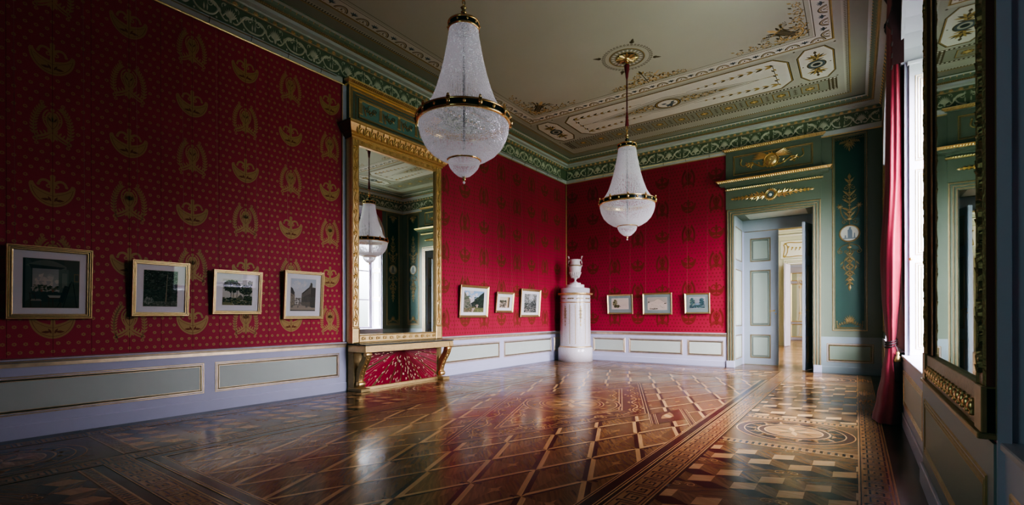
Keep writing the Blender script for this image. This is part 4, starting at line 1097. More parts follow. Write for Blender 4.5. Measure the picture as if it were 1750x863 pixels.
# ------------------------------------------------------------------ CONSOLE TABLE
def console():
    t = thing('console_table', 'gilt console table with scroll brackets, dark marble top and pleated crimson sunburst front', 'console table', (.25, -6.22, 0))
    P = t.location; q = lambda x, y, z: (x-P.x, y-P.y, z-P.z)
    y0, y1 = -7.225, -5.235
    def B(name, bs, m, b=.005, par=t):
        mb = MB()
        for x in bs: mb.bbox(*q(*x[:3]), *q(*x[3:]), m, b)
        return mb.build(name, par)
    B('marble_top', [(.045, y0-.01, .738, .515, y1+.01, .756)], 'marble_dark')
    B('apron', [(.045, y0, .625, .50, y1, .736), (.30, y0-.004, .628, .506, y0+.10, .722), (.30, y1-.10, .628, .506, y1+.004, .722)], 'gilt')
    B('plinth', [(.045, y0, 0, .26, y1, .055)], 'gilt')
    for yy in (y0, y1-.16):
        B('side_pier', [(.045, yy, .05, .20, yy+.16, .625), (.045, yy-.01, 0, .40, yy+.17, .05)], 'gilt_dull')
    # scroll brackets
    for yy in (y0+.03, y1-.13):
        mb = MB(); out = bez((.47, .625), (.50, .47), (.30, .40), (.27, .13), 18)
        wd = [.045+.03*sin(pi*i/18) for i in range(19)]
        prof = []
        for i, (x, z) in enumerate(out): prof.append((x, z))
        back = [(x-.075-.03*sin(pi*i/18), z+.01) for i, (x, z) in enumerate(out)]
        for i in range(18):
            a, b, c, d = prof[i], prof[i+1], back[i+1], back[i]
            mb.face([q(a[0], yy, a[1]), q(a[0], yy+.10, a[1]), q(b[0], yy+.10, b[1]), q(b[0], yy, b[1])], 'gilt', smooth=True)
            mb.face([q(d[0], yy, d[1]), q(c[0], yy, c[1]), q(c[0], yy+.10, c[1]), q(d[0], yy+.10, d[1])], 'gilt', smooth=True)
            for y in (yy, yy+.10): mb.face([q(a[0], y, a[1]), q(b[0], y, b[1]), q(c[0], y, c[1]), q(d[0], y, d[1])], 'gilt_dull')
        for k in range(9):
            i = 2+k*1.7; x, z = out[int(i)]
            mb.lathe([(0, -.0), (.012, .0), (.010, .008), (0, .012)], 'gilt', 8, q(x+.002, yy+.05, z), axis='x')
        for e in (.006, .094): mb.tube([q(x+.004, yy+e, z) for x, z in out], .007, 'gilt', 6)
        mb.build('scroll_bracket', t)
        mb = MB(); mb.lathe([(0, -.066), (.036, -.066), (.046, -.055), (.046, .055), (.036, .066), (0, .066)], 'gilt', 16, q(.275, yy+.05, .115), axis='y')
        mb.build('volute', t)
        mb = MB(); mb.lathe([(0, -.060), (.030, -.060), (.040, -.05), (.040, .05), (.030, .060), (0, .060)], 'gilt', 16, q(.455, yy+.05, .595), axis='y')
        mb.build('volute', t)
    # pleated sunburst
    mb = MB(); a0, a1, b0, b1 = y0+.16, y1-.16, .055, .625; cx = -6.23; cz = .640
    n = 120; rim = []
    R = random.Random(9)
    for i in range(n+1):
        an = pi+pi*i/n; dx, dz = cos(an), sin(an)
        tt = []
        if dx < -1e-6: tt.append((a0-cx)/dx)
        if dx > 1e-6: tt.append((a1-cx)/dx)
        if dz < -1e-6: tt.append((b0-cz)/dz)
        r = min(tt); rim.append((cx+dx*r, cz+dz*r, .235 if i % 2 else .205))
    rings = [.03, .3, .65, 1.0]
    for k in range(3):
        for i in range(n):
            def Pt(i_, f): x, z, h = rim[i_]; return q(.21+(h-.21)*min(1, f*1.6), cx+(x-cx)*f, min(b1-.002, cz+(z-cz)*f))
            mb.face([Pt(i, rings[k]), Pt(i+1, rings[k]), Pt(i+1, rings[k+1]), Pt(i, rings[k+1])], 'silk_magenta' if i % 7 else 'gilt_dull')
    for k in range(150):
        i = R.randint(2, n-3); f = sqrt(R.uniform(.06, .96)); x, z, h = rim[i]; c = (cx+(x-cx)*f, cz+(z-cz)*f)
        if c[1] > .61: continue
        an = atan2(z-cz, x-cx); l = .018; w = .005
        u = (cos(an)*l, sin(an)*l); v = (-sin(an)*w, cos(an)*w)
        mb.face([q(.239, c[0]-u[0]-v[0], c[1]-u[1]-v[1]), q(.239, c[0]+u[0]-v[0], c[1]+u[1]-v[1]), q(.239, c[0]+u[0]+v[0], c[1]+u[1]+v[1]), q(.239, c[0]-u[0]+v[0], c[1]-u[1]+v[1])], 'gilt_line')
    mb.build('sunburst_panel', t)
console()

# ------------------------------------------------------------------ PICTURES
def mixc(a, b, t): return tuple(a[i]+(b[i]-a[i])*t for i in range(3))
class Pt:
    def __init__(s, seed): s.o = Mo(); s.R = random.Random(seed); s.h = 0
    def poly(s, p, c): s.h += .000008; s.o.poly(p, 'painting', s.h, c=c)
    def rect(s, x0, y0, x1, y1, c): s.poly([(x0, y0), (x1, y0), (x1, y1), (x0, y1)], c)
    def grad(s, y0, y1, c0, c1, n=10, x0=0, x1=1):
        for i in range(n): s.rect(x0, y0+(y1-y0)*i/n, x1, y0+(y1-y0)*(i+1)/n, mixc(c0, c1, i/(n-1)))
    def blob(s, x, y, rx, ry, c, n=9, j=.35):
        s.poly([(x+rx*cos(2*pi*k/n)*(1+s.R.uniform(-j, j)), y+ry*sin(2*pi*k/n)*(1+s.R.uniform(-j, j))) for k in range(n)], c)
    def cloud(s, x, y, rx, ry, cols, n, r=.03, j=.5):
        for k in range(n):
            a, d = s.R.uniform(0, 6.283), sqrt(s.R.random())
            s.blob(x+rx*d*cos(a), y+ry*d*sin(a), r*s.R.uniform(.5, 1.3), r*s.R.uniform(.5, 1.2), s.R.choice(cols), 7, j)
    def area(s, x0, y0, x1, y1, cols, n, r=.02):
        for k in range(n): s.blob(s.R.uniform(x0, x1), s.R.uniform(y0, y1), r*s.R.uniform(.5, 1.6), r*s.R.uniform(.3, .9), s.R.choice(cols), 6, .4)
    def line(s, pts, w, c): s.h += .000008; s.o.stroke(pts, w, 'painting', s.h, c=c)
    def done(s): return s.o.clip(0, 0, 1, 1)
def art_studio(p):
    p.rect(0, 0, 1, 1, (.055, .075, .062)); p.grad(0, .22, (.07, .065, .045), (.06, .08, .065), 5)
    p.rect(.72, .25, 1, 1, (.075, .095, .07)); p.poly([(.04, .12), (.14, .2), (.14, .95), (.04, 1)], (.09, .115, .10)); p.rect(0, 0, .04, 1, (.02, .03, .035))
    p.poly([(.04, .86)]+[(.04+.72*k/14, .86+.12*sin(pi*k/14)) for k in range(15)]+[(.76, .78), (.14, .82)], (.16, .18, .145)); p.poly([(.14, .78), (.62, .78), (.74, .84), (.1, .88)], (.03, .045, .045))
    p.grad(.34, .80, (.46, .44, .38), (.33, .34, .33), 8, .16, .62); p.cloud(.4, .55, .2, .14, [(.55, .52, .46), (.42, .42, .40), (.6, .56, .48)], 26, .05)
    p.area(.17, .34, .62, .46, [(.05, .08, .04), (.03, .06, .03), (.14, .12, .07), (.4, .38, .32)], 90, .025)
    p.poly([(.62, .30), (.80, .36), (.80, .80), (.62, .80)], (.12, .15, .12)); p.rect(.68, .42, .77, .72, (.2, .22, .18)); p.rect(.16, .12, .74, .32, (.04, .06, .055))
    for k in range(5): p.blob(.22+.1*k, .35, .02, .03, (.30, .10, .06) if k % 2 else (.35, .36, .3))
    p.poly([(.42, .26), (.70, .26), (.66, .20), (.47, .20)], (.42, .40, .34)); p.rect(.42, .19, .70, .21, (.10, .04, .02))
    for x in (.45, .52, .66): p.line([(x, .2), (x, .02)], .014, (.08, .03, .02))
    for a, b in (((.60, .02), (.86, .56)), ((.88, .55), (.96, .0)), ((.84, .52), (.70, .0))): p.line([a, b], .016, (.015, .02, .02))
    p.poly([(.62, .14), (.70, .10), (.82, .44), (.73, .47)], (.02, .03, .035)); p.rect(.90, .55, .99, .72, (.22, .15, .06)); p.rect(.915, .57, .98, .70, (.07, .08, .06))
    p.line([(.12, .30), (.14, .0)], .014, (.05, .02, .01)); p.poly([(.13, .14), (.33, .14), (.30, .18), (.15, .18)], (.30, .27, .22)); p.line([(.30, .14), (.31, .0)], .014, (.10, .035, .02)); p.line([(.10, .30), (.19, .29), (.22, .16)], .013, (.06, .02, .015))
def art_forest(p):
    p.rect(0, 0, 1, 1, (.03, .045, .03)); D = [(.012, .024, .018), (.02, .04, .025), (.035, .06, .04), (.05, .075, .05), (.09, .12, .09), (.015, .02, .015)]
    p.area(0, .2, 1, 1, D, 620, .035); p.area(0, .6, 1, 1, D[:3]+[(.25, .28, .25)], 120, .014)
    p.grad(0, .14, (.07, .085, .06), (.12, .13, .10), 4); p.area(0, 0, 1, .14, [(.18, .19, .15), (.05, .07, .05), (.1, .11, .07)], 80, .03)
    p.cloud(.14, .16, .14, .09, [(.26, .28, .24), (.12, .15, .12), (.35, .36, .32)], 60, .025)
    p.poly([(.635, .13), (.665, .13), (.69, .9), (.675, .9)], (.33, .29, .18)); 
    for x in (.2, .33, .45, .78, .9): p.line([(x, .16), (x+p.R.uniform(-.02, .02), .95)], .012, (.06, .065, .045))
def art_trees(p):
    p.grad(0, 1, (.55, .53, .46), (.62, .60, .58), 6); D = [(.02, .035, .02), (.03, .055, .025), (.055, .08, .035), (.012, .02, .014), (.10, .12, .06)]
    p.rect(.3, .28, .62, .42, (.58, .54, .44)); p.poly([(.5, .22), (.68, .22), (.68, .32), (.6, .42), (.5, .32)], (.12, .12, .10))
    p.cloud(.3, .74, .27, .24, D, 240, .035); p.cloud(.78, .60, .22, .18, D, 170, .032); p.cloud(.92, .88, .08, .1, D, 50, .03)
    for x in (.26, .34, .46, .70, .78, .88): p.line([(x, .12), (x+.02, .6)], .016, (.05, .045, .03))
    p.area(0, 0, 1, .28, D+[(.14, .15, .06), (.2, .19, .09)], 260, .035); p.poly([(0, .0), (.4, .0), (.2, .1), (0, .12)], (.24, .23, .12)); p.cloud(.85, .28, .15, .1, D, 70, .03)
def art_street(p):
    p.grad(0, 1, (.62, .56, .50), (.50, .56, .62), 10); p.cloud(.35, .8, .3, .12, [(.66, .64, .62), (.58, .60, .62)], 20, .07)
    p.poly([(.40, .12), (.44, .55), (.72, .74), (.76, .82), (.80, .76), (1, .74), (1, 0), (.4, 0)], (.20, .17, .145)); p.poly([(.76, .72), (.78, .88), (.82, .90), (.86, .86), (.86, .7)], (.13, .12, .10))
    p.poly([(.78, .1), (.80, .72), (1, .74), (1, .05)], (.11, .10, .085)); p.poly([(.44, .55), (.74, .76), (.76, .72), (.44, .51)], (.09, .08, .07))
    for k in range(6): x = .47+.055*k; p.line([(x, .14), (x, .52+.035*k)], .010, (.09, .08, .07)); p.rect(x+.014, .28, x+.032, .44+.02*k, (.06, .06, .055))
    p.poly([(0, 0), (0, .74), (.06, .68), (.08, .58), (.16, .52), (.18, .1)], (.26, .22, .17)); p.poly([(0, .74), (.07, .70), (.16, .56), (.13, .50), (0, .56)], (.10, .09, .08)); p.area(0, .1, .16, .5, [(.12, .10, .08), (.34, .28, .2)], 40, .02)
    p.area(.16, .14, .42, .4, [(.24, .21, .18), (.34, .30, .26), (.15, .13, .12)], 60, .03); p.poly([(0, 0), (1, 0), (1, .10), (.55, .16), (.2, .18), (0, .12)], (.36, .30, .24)); p.rect(0, 0, 1, .03, (.10, .09, .08))
    for x in (.05, .09, .62, .66, .85, .9, .3): p.blob(x, .13, .012, .035, (.05, .05, .07)); 
def art_valley(p):
    p.grad(.4, 1, (.66, .60, .58), (.30, .46, .66), 8); p.cloud(.35, .8, .28, .15, [(.70, .64, .64), (.36, .50, .68), (.62, .60, .62)], 34, .08)
    p.poly([(.55, .5), (.75, .78), (.85, .86), (1, .98), (1, .3), (.5, .3)], (.30, .36, .42)); p.poly([(0, 0), (0, .98), (.12, .78), (.25, .6), (.33, .40), (.42, .25), (.3, 0)], (.15, .17, .13)); p.area(0, .1, .28, .75, [(.22, .22, .17), (.08, .11, .07), (.3, .27, .22), (.12, .16, .10)], 170, .04)
    p.poly([(.33, .42), (.5, .52), (.62, .62), (.80, .82), (1, .97), (1, .1), (.5, .1)], (.035, .06, .05)); p.area(.5, .2, 1, .7, [(.02, .045, .035), (.05, .085, .06), (.03, .05, .03)], 160, .04)
    p.poly([(0, 0), (.2, 0), (.5, .22), (.56, .24), (.42, .0), (1, 0), (1, .2), (.6, .2), (.5, .28), (.3, .2), (0, .12)], (.16, .17, .08)); p.poly([(.2, 0), (.45, 0), (.56, .20), (.52, .22)], (.50, .40, .33)); p.area(0, 0, .4, .2, [(.30, .22, .15), (.12, .13, .07)], 60, .03); p.area(.6, 0, 1, .2, [(.24, .25, .11), (.14, .17, .08)], 60, .04); p.cloud(.64, .30, .06, .08, [(.48, .40, .34), (.3, .24, .2)], 24, .025)
def art_ruin(p):
    p.rect(0, 0, 1, 1, (.72, .60, .48)); p.poly([(.74, .0), (.76, 1), (1, 1), (1, .0)], (.62, .42, .22)); p.poly([(.84, .02), (.86, .6), (.9, .98), (.98, .98), (.96, .0)], (.10, .08, .06)); p.rect(.78, .05, .84, .9, (.75, .48, .22))
    p.area(.02, .02, .66, .62, [(.05, .06, .04), (.12, .11, .08), (.22, .18, .13), (.4, .33, .25)], 170, .05); p.area(0, .55, .66, .68, [(.03, .05, .03), (.06, .08, .04)], 50, .04); p.poly([(.6, 0), (.76, 0), (.76, .3), (.64, .2)], (.70, .52, .40))
def art_garden(p):
    p.rect(0, 0, 1, 1, (.24, .24, .23)); p.area(0, .35, 1, 1, [(.38, .39, .37), (.14, .15, .14), (.26, .27, .25), (.5, .49, .48)], 330, .035); p.cloud(.55, .8, .22, .16, [(.55, .53, .54), (.48, .48, .48)], 30, .06)
    p.area(0, 0, 1, .5, [(.03, .04, .035), (.09, .10, .09), (.2, .2, .18), (.34, .30, .28), (.05, .06, .05)], 330, .04); p.cloud(.72, .5, .2, .15, [(.04, .05, .045), (.1, .11, .1)], 60, .03); p.area(0, .05, .5, .2, [(.45, .36, .32), (.3, .25, .22)], 30, .03)
    for x in (.15, .3, .8, .88): p.line([(x, .2), (x+.03, .95)], .012, (.07, .07, .06))
def art_bush(p):
    p.rect(0, 0, 1, 1, (.64, .53, .45)); p.cloud(.20, .55, .12, .34, [(.13, .13, .06), (.06, .07, .035), (.3, .27, .14)], 120, .035); p.cloud(.32, .26, .18, .14, [(.10, .10, .05), (.2, .19, .09), (.05, .05, .03)], 90, .035); p.area(.45, .1, .95, .5, [(.48, .38, .32), (.54, .46, .38)], 60, .012); p.line([(.5, .14), (.6, .3), (.8, .38), (.92, .2)], .008, (.3, .25, .2)); p.area(.5, .5, .95, .9, [(.56, .47, .42)], 40, .01)
def art_rock(p):
    p.rect(0, 0, 1, 1, (.62, .51, .43)); p.poly([(.0, .5), (.14, .66), (.34, .72), (.5, .88), (.64, .86), (.8, .68), (1, .56), (1, 1), (0, 1)], (.46, .40, .34)); p.line([(0, .52), (.14, .66), (.34, .74), (.5, .90), (.62, .86), (.82, .66), (1, .55)], .010, (.16, .12, .09))
    for k in range(26):
        x, y = p.R.uniform(.05, .9), p.R.uniform(.1, .68); p.line([(x, y), (x+p.R.uniform(-.06, .06), y+p.R.uniform(.02, .09)), (x+p.R.uniform(0, .1), y+p.R.uniform(-.05, .08))], .007, p.R.choice([(.2, .16, .12), (.3, .24, .19), (.42, .33, .27)]))
    p.area(.1, .04, .5, .12, [(.06, .05, .04), (.12, .1, .07)], 24, .03); p.line([(.15, .12), (.5, .06)], .02, (.07, .06, .05)); p.line([(.62, .36), (.82, .12)], .012, (.12, .1, .08)); p.area(.0, .6, .08, .7, [(.05, .05, .03)], 8, .03); p.area(.88, .5, 1, .55, [(.05, .05, .03)], 8, .03)
def art_lake(p):
    p.grad(0, 1, (.10, .16, .19), (.42, .40, .42), 10); D = [(.03, .07, .09), (.06, .13, .14), (.12, .22, .22), (.02, .05, .07), (.10, .16, .12)]
    p.cloud(.18, .6, .15, .36, D+[(.22, .30, .22)], 130, .04); p.cloud(.80, .6, .14, .34, D[:4], 130, .04); p.rect(.42, .30, .62, .44, (.22, .34, .44)); p.area(0, 0, 1, .28, D+[(.3, .32, .32)], 170, .045); p.area(.4, .45, .62, .9, [(.46, .42, .44), (.34, .36, .40)], 24, .05)
def picture(lab, kind, wall, c, b0, a0, a1, z0, z1, art, m=.04, inner=None, matm='mat_white', fw=.032, dep=.03, tilt=.05, group=None, seed=1, fine=True):
    """a0..a1 outer frame along the wall, z0..z1; inner = art rect (fractions of outer)"""
    cx, cz = (a0+a1)/2, (z0+z1)/2; wd, ht = a1-a0, z1-z0
    if wall == 'L': loc = (.02+tilt*0, cx, z0)
    else: loc = (cx, -.02, z0)
    t = thing('framed_picture', lab, 'picture', loc, group)
    def fn(a, b, h):
        off = .012+tilt*(b/ht)
        return (h+off, a, b) if wall == 'L' else (a, -(h+off), b)
    x0, x1 = -wd/2, wd/2
    o = Mo(); path = [(x0, 0), (x1, 0), (x1, ht), (x0, ht)]
    if fine: prof = [(0, -.006), (0, dep*.7), (fw*.1, dep), (fw*.24, dep), (fw*.32, dep*.72), (fw*.42, dep*.86), (fw*.54, dep*.86), (fw*.60, dep*.55), (fw*.72, dep*.62), (fw*.84, dep*.62), (fw*.9, dep*.3), (fw, dep*.24)]; ms = ['gilt_old', 'gilt', 'gilt', 'gilt_old', 'gilt', 'gilt', 'frame_shadow', 'gilt', 'gilt', 'frame_shadow', 'gilt']
    else: prof = [(0, -.006), (0, dep*.9), (fw*.12, dep), (fw*.8, dep*.4), (fw, dep*.3)]; ms = ['gilt_old', 'gilt', 'gilt', 'gilt_dull']
    o.frame(path, prof, ms); mb = MB(); mb.mo(o, fn); mb.build('frame', t)
    o = Mo(); o.rect(x0+fw*.8, fw*.8, x1-fw*.8, ht-fw*.8, matm, dep*.18); mb = MB(); mb.mo(o, fn)
    ax0, ay0, ax1, ay1 = inner; ax0, ax1 = x0+ax0*wd, x0+ax1*wd; ay0, ay1 = ay0*ht, ay1*ht
    e = Mo(); e.frame([(ax0-.004, ay0-.004), (ax1+.004, ay0-.004), (ax1+.004, ay1+.004), (ax0-.004, ay1+.004)], [(0, .0006), (.004, 0)], 'mat_cream', dep*.18+.0003); mb.mo(e, fn)
    mb.build('mat_board', t)
    P = Pt(seed); art(P); q = P.done(); mb = MB()
    mb.mo(q, lambda a, b, h: fn(ax0+a*(ax1-ax0), ay0+b*(ay1-ay0), dep*.18+.0006+h)); mb.build('painting', t)
    o = Mo(); o.rect(x0+fw*.9, fw*.9, x1-fw*.9, ht-fw*.9, 'pane_glass', dep*.18+.010); mb = MB(); mb.mo(o, fn); mb.build('glass', t)
    for s in (-1, 1):
        mb = MB(); p = fn(s*wd*.40, ht, 0); top = (.0, s*wd*.40, 4.925-z0) if wall == 'L' else (s*wd*.40, 0, 4.925-z0)
        top = (top[0]+.006, top[1], top[2]) if wall == 'L' else (top[0], top[1]-.006, top[2])
        mb.tube([p, top], .0014, 'wire', 4); mb.build('hanging_wire', t)
G1 = 'gilt framed pictures on the red walls'
picture('largest gilt picture, a studio with window and easel, leftmost on red wall', '', 'L', 0, 0, -11.043, -10.397, 1.178, 1.905, art_studio, inner=(.185, .155, .835, .83), fw=.052, dep=.035, seed=11)
picture('gilt framed picture of a dark forest with one pale trunk on red wall', '', 'L', 0, 0, -10.058, -9.486, 1.205, 1.845, art_forest, inner=(.20, .18, .785, .83), fw=.046, dep=.035, seed=12)
picture('gilt framed picture of green trees around a small house, third from left on red wall', '', 'L', 0, 0, -9.223, -8.608, 1.230, 1.80, art_trees, inner=(.20, .21, .80, .79), fw=.044, dep=.035, seed=13)
picture('upright gilt framed picture of a pale town street, nearest left of the great mirror', '', 'L', 0, 0, -8.295, -7.675, 1.160, 1.86, art_street, inner=(.17, .17, .80, .84), fw=.044, dep=.035, seed=14)
picture('gilt framed picture of a mountain valley with blue sky, nearest right of the great mirror', '', 'L', 0, 0, -4.56, -3.63, 1.165, 1.845, art_valley, inner=(.14, .17, .84, .83), fw=.050, dep=.03, seed=15, fine=False)
picture('smallest gilt framed picture with orange building edge, between valley and grey garden pictures', '', 'L', 0, 0, -3.335, -2.670, 1.275, 1.750, art_ruin, inner=(.20, .24, .78, .76), fw=.05, dep=.03, seed=16, fine=False)
picture('upright gilt framed picture of a grey garden, nearest left of the white stove', '', 'L', 0, 0, -2.36, -1.485, 1.167, 1.865, art_garden, inner=(.18, .17, .80, .82), fw=.055, dep=.03, seed=17, fine=False)
for a in (('grey-matted picture of a bushy tree on cream paper, nearest right of the stove', 1.292, 1.996, 1.244, 1.752, art_bush, (.17, .25, .83, .80), 21), ('widest grey-matted picture, a pale rocky hill, middle of three on the far wall', 2.266, 3.004, 1.226, 1.762, art_rock, (.17, .22, .83, .79), 22), ('grey-matted picture of blue trees by a lake, nearest left of the doorway', 3.310, 3.893, 1.243, 1.732, art_lake, (.19, .27, .80, .80), 23)):
    picture(a[0], '', 'B', 0, 0, a[1], a[2], a[3], a[4], a[5], inner=a[6], matm='mat_grey', fw=.035, dep=.028, tilt=.03, seed=a[7], fine=False)

# ------------------------------------------------------------------ STOVE and URN
def stove():
    SX, SY = .60, -.575
    t = thing('tiled_stove', 'round white marbled stove with gilt bands standing in the far corner', 'stove', (SX, SY, 0))
    mb = MB(); mb.lathe([(0, 0), (.455, 0), (.455, .335), (.44, .36), (.425, .372), (.41, .385)], 'marble_white', 48); mb.build('base', t, smooth_all=False)
    mb = MB(); mb.lathe([(.405, .384), (.402, 1.0), (.398, 1.60), (.398, 1.735)], 'marble_white', 48); mb.build('body', t)
    def gb(z, r, w=.016, p=.010):
        mb = MB(); mb.lathe([(r, z-w/2), (r+p, z-w/4), (r+p, z+w/4), (r, z+w/2)], 'gilt', 48); mb.build('gilt_band', t)
    gb(.385, .412, .03, .016); gb(1.55, .400, .024, .012)
    mb = MB(); mb.lathe([(.398, 1.735), (.415, 1.745), (.44, 1.757), (.455, 1.765)], 'gilt', 48); mb.lathe([(.455, 1.765), (.462, 1.775), (.462, 1.795), (.40, 1.80)], 'gilt', 48)
    for k in range(56):
        a = k*2*pi/56; mb.lathe([(0, -.012), (.012, -.006), (.012, .006), (0, .012)], 'gilt', 6, (.448*cos(a), .448*sin(a), 1.762))
    mb.build('gilt_cornice', t)
    mb = MB(); mb.lathe([(.40, 1.795), (.385, 1.805), (.385, 1.915), (.37, 1.93), (0, 1.932)], 'marble_white', 48); mb.build('crown', t)
    a0 = atan2(-11.926-SY, 6.692-SX)
    o = Mo()
    for k in range(6):
        c = (k-2.5)*1.047*.402+.14
        w = .075
        for s in (-1, 1):
            x = c+s*w; o.stroke([(x, .47), (x, 1.50)], .015, 'gilt_dull', 0, .003)
        o.stroke([(c-w, .47), (c+w, .47)], .013, 'gilt_dull', 0, .003)
        x1 = c+.21
        for z in (1.01, 1.055, 1.10): o.stroke([(c+w+.012, z), (c+.42-w-.012, z)], .012, 'gilt_dull', 0, .002)
        for zz in (1.0, 1.11):
            for q in range(5): o.disc(c+w+.04+q*.048, zz, .007, 'gilt_dull', .001, 6)
        # candelabra ornament
        o.stroke([(x1, .98), (x1, 1.42)], .013, 'gilt_dull', 0, .003)
        for q, z in enumerate((1.15, 1.24, 1.33)):
            for s in (-1, 1):
                o.stroke(spiral(x1+s*.03, z, .026, .006, pi/2, s*1.2, 10), .010, 'gilt_dull', 0, .002); o.leaf(x1, z+.03, pi/2-s*.6, .055, .024, 'gilt_dull', .001)
        o.leaf(x1, 1.40, pi/2, .07, .03, 'gilt_dull', .001); o.leaf(x1, 1.0, -pi/2, .08, .03, 'gilt_dull', .001); o.disc(x1, 1.055, .022, 'gilt_dull', .002, 8)
    for k in range(10):
        c = (k-4.5)*.25
        for s in (-1, 1):
            o.stroke(bez((c, 1.645), (c+s*.03, 1.67), (c+s*.07, 1.66), (c+s*.10, 1.645), 6), .012, 'gilt_dull', 0, .002); o.leaf(c+s*.03, 1.645, (0 if s > 0 else pi), .06, .025, 'gilt_dull', .001)
        o.disc(c, 1.645, .018, 'gilt_dull', .002, 8)
    mb = MB(); mb.mo(o, lambda a, b, h: ((.402+h+.002)*cos(a0+a/.402), (.402+h+.002)*sin(a0+a/.402), b)); mb.build('gilt_ornament', t)
    u = thing('urn', 'white two-handled stone urn with gilt band standing on top of the stove', 'urn', (SX, SY, 1.934))
    mb = MB(); mb.lathe([(0, 0), (.24, 0), (.24, .085), (.225, .09), (.15, .09), (.15, .135), (.14, .14), (0, .14)], 'marble_urn', 40, smooth=False); mb.build('pedestal', u)
    mb = MB()
    mb.lathe([(0, .14), (.075, .14), (.075, .152), (.05, .165), (.026, .19), (.024, .215), (.035, .235), (.045, .245), (.075, .27), (.115, .33), (.145, .42), (.160, .52), (.163, .575), (.155, .585), (.150, .60), (.145, .625), (.128, .665), (.124, .71), (.140, .735), (.150, .75), (.150, .762), (.128, .765), (.118, .74), (0, .70)], 'marble_urn', 40)
    fl = Mo()
    for k in range(20): fl.leaf((k-9.5)*.045, .27, pi/2, .15, .038, 'marble_urn', 0, ridge=.010)
    mb.mo(fl, lambda a, b, h: ((.095+(b-.27)*.42+h)*cos(a/.143), (.095+(b-.27)*.42+h)*sin(a/.143), b))
    mb.build('bowl', u)
    mb = MB(); mb.lathe([(.160, .583), (.168, .59), (.168, .605), (.152, .612)], 'gilt_dull', 40); mb.build('gilt_band', u)
    # handles across the view
    ah = a0+pi/2
    for s in (-1, 1):
        mb = MB(); pts = [(.150, .56), (.175, .60), (.178, .66), (.168, .73), (.166, .80), (.172, .845), (.190, .852), (.194, .83)]
        mb.tube([(s*r*cos(ah), s*r*sin(ah), z) for r, z in pts], .014, 'marble_urn', 8, radii=[.016, .016, .014, .014, .015, .016, .012, .008])
        mb.tube([(s*r*cos(ah), s*r*sin(ah), z) for r, z in ((.170, .70), (.150, .735), (.142, .74))], .011, 'marble_urn', 8)
        mb.build('handle', u)
stove()
# ------------------------------------------------------------------ CHANDELIERS
def interp(P, n):
    """resample polyline P=(r,z) to n equally spaced points"""
    d = [0]
    for i in range(1, len(P)): d.append(d[-1]+hypot(P[i][0]-P[i-1][0], P[i][1]-P[i-1][1]))
    out = []; k = 0
    for i in range(n):
        t = d[-1]*i/(n-1)
        while k < len(P)-2 and d[k+1] < t: k += 1
        f = (t-d[k])/max(1e-9, d[k+1]-d[k]); out.append((P[k][0]+(P[k+1][0]-P[k][0])*f, P[k][1]+(P[k+1][1]-P[k][1])*f))
    return out
def beads(P, nstr, sp, rad, seed):
    R = random.Random(seed); l = sum(hypot(P[i][0]-P[i-1][0], P[i][1]-P[i-1][1]) for i in range(1, len(P)))
    pts = interp(P, max(3, int(l/sp))); v = []; f = []
    for s in range(nstr):
        a = 2*pi*s/nstr
        for (r, z) in pts:
            k = len(v); q = rad*R.uniform(.75, 1.2); rr = r+R.uniform(-.002, .002); x, y = rr*cos(a), rr*sin(a); t = R.uniform(0, 1.5); c_, s_ = cos(t)*q, sin(t)*q
            v += [(x+c_, y+s_, z), (x-s_, y+c_, z), (x-c_, y-s_, z), (x+s_, y-c_, z), (x, y, z+q*1.15), (x, y, z-q*1.15)]
            for i in range(4): j = (i+1) % 4; f.append((k+i, k+j, k+4)); f.append((k+j, k+i, k+5))
    return v, f
def bead_obj(name, P, nstr, sp, rad, par, seed, P2=None):
    v, f = beads(P, nstr, sp, rad, seed)
    me = bpy.data.meshes.new(name); me.from_pydata(v, [], f); me.materials.append(MATS['crystal']); me.update()
    o = bpy.data.objects.new(name, me); COL.objects.link(o); o.parent = par; o['kind'] = 'stuff'; return o
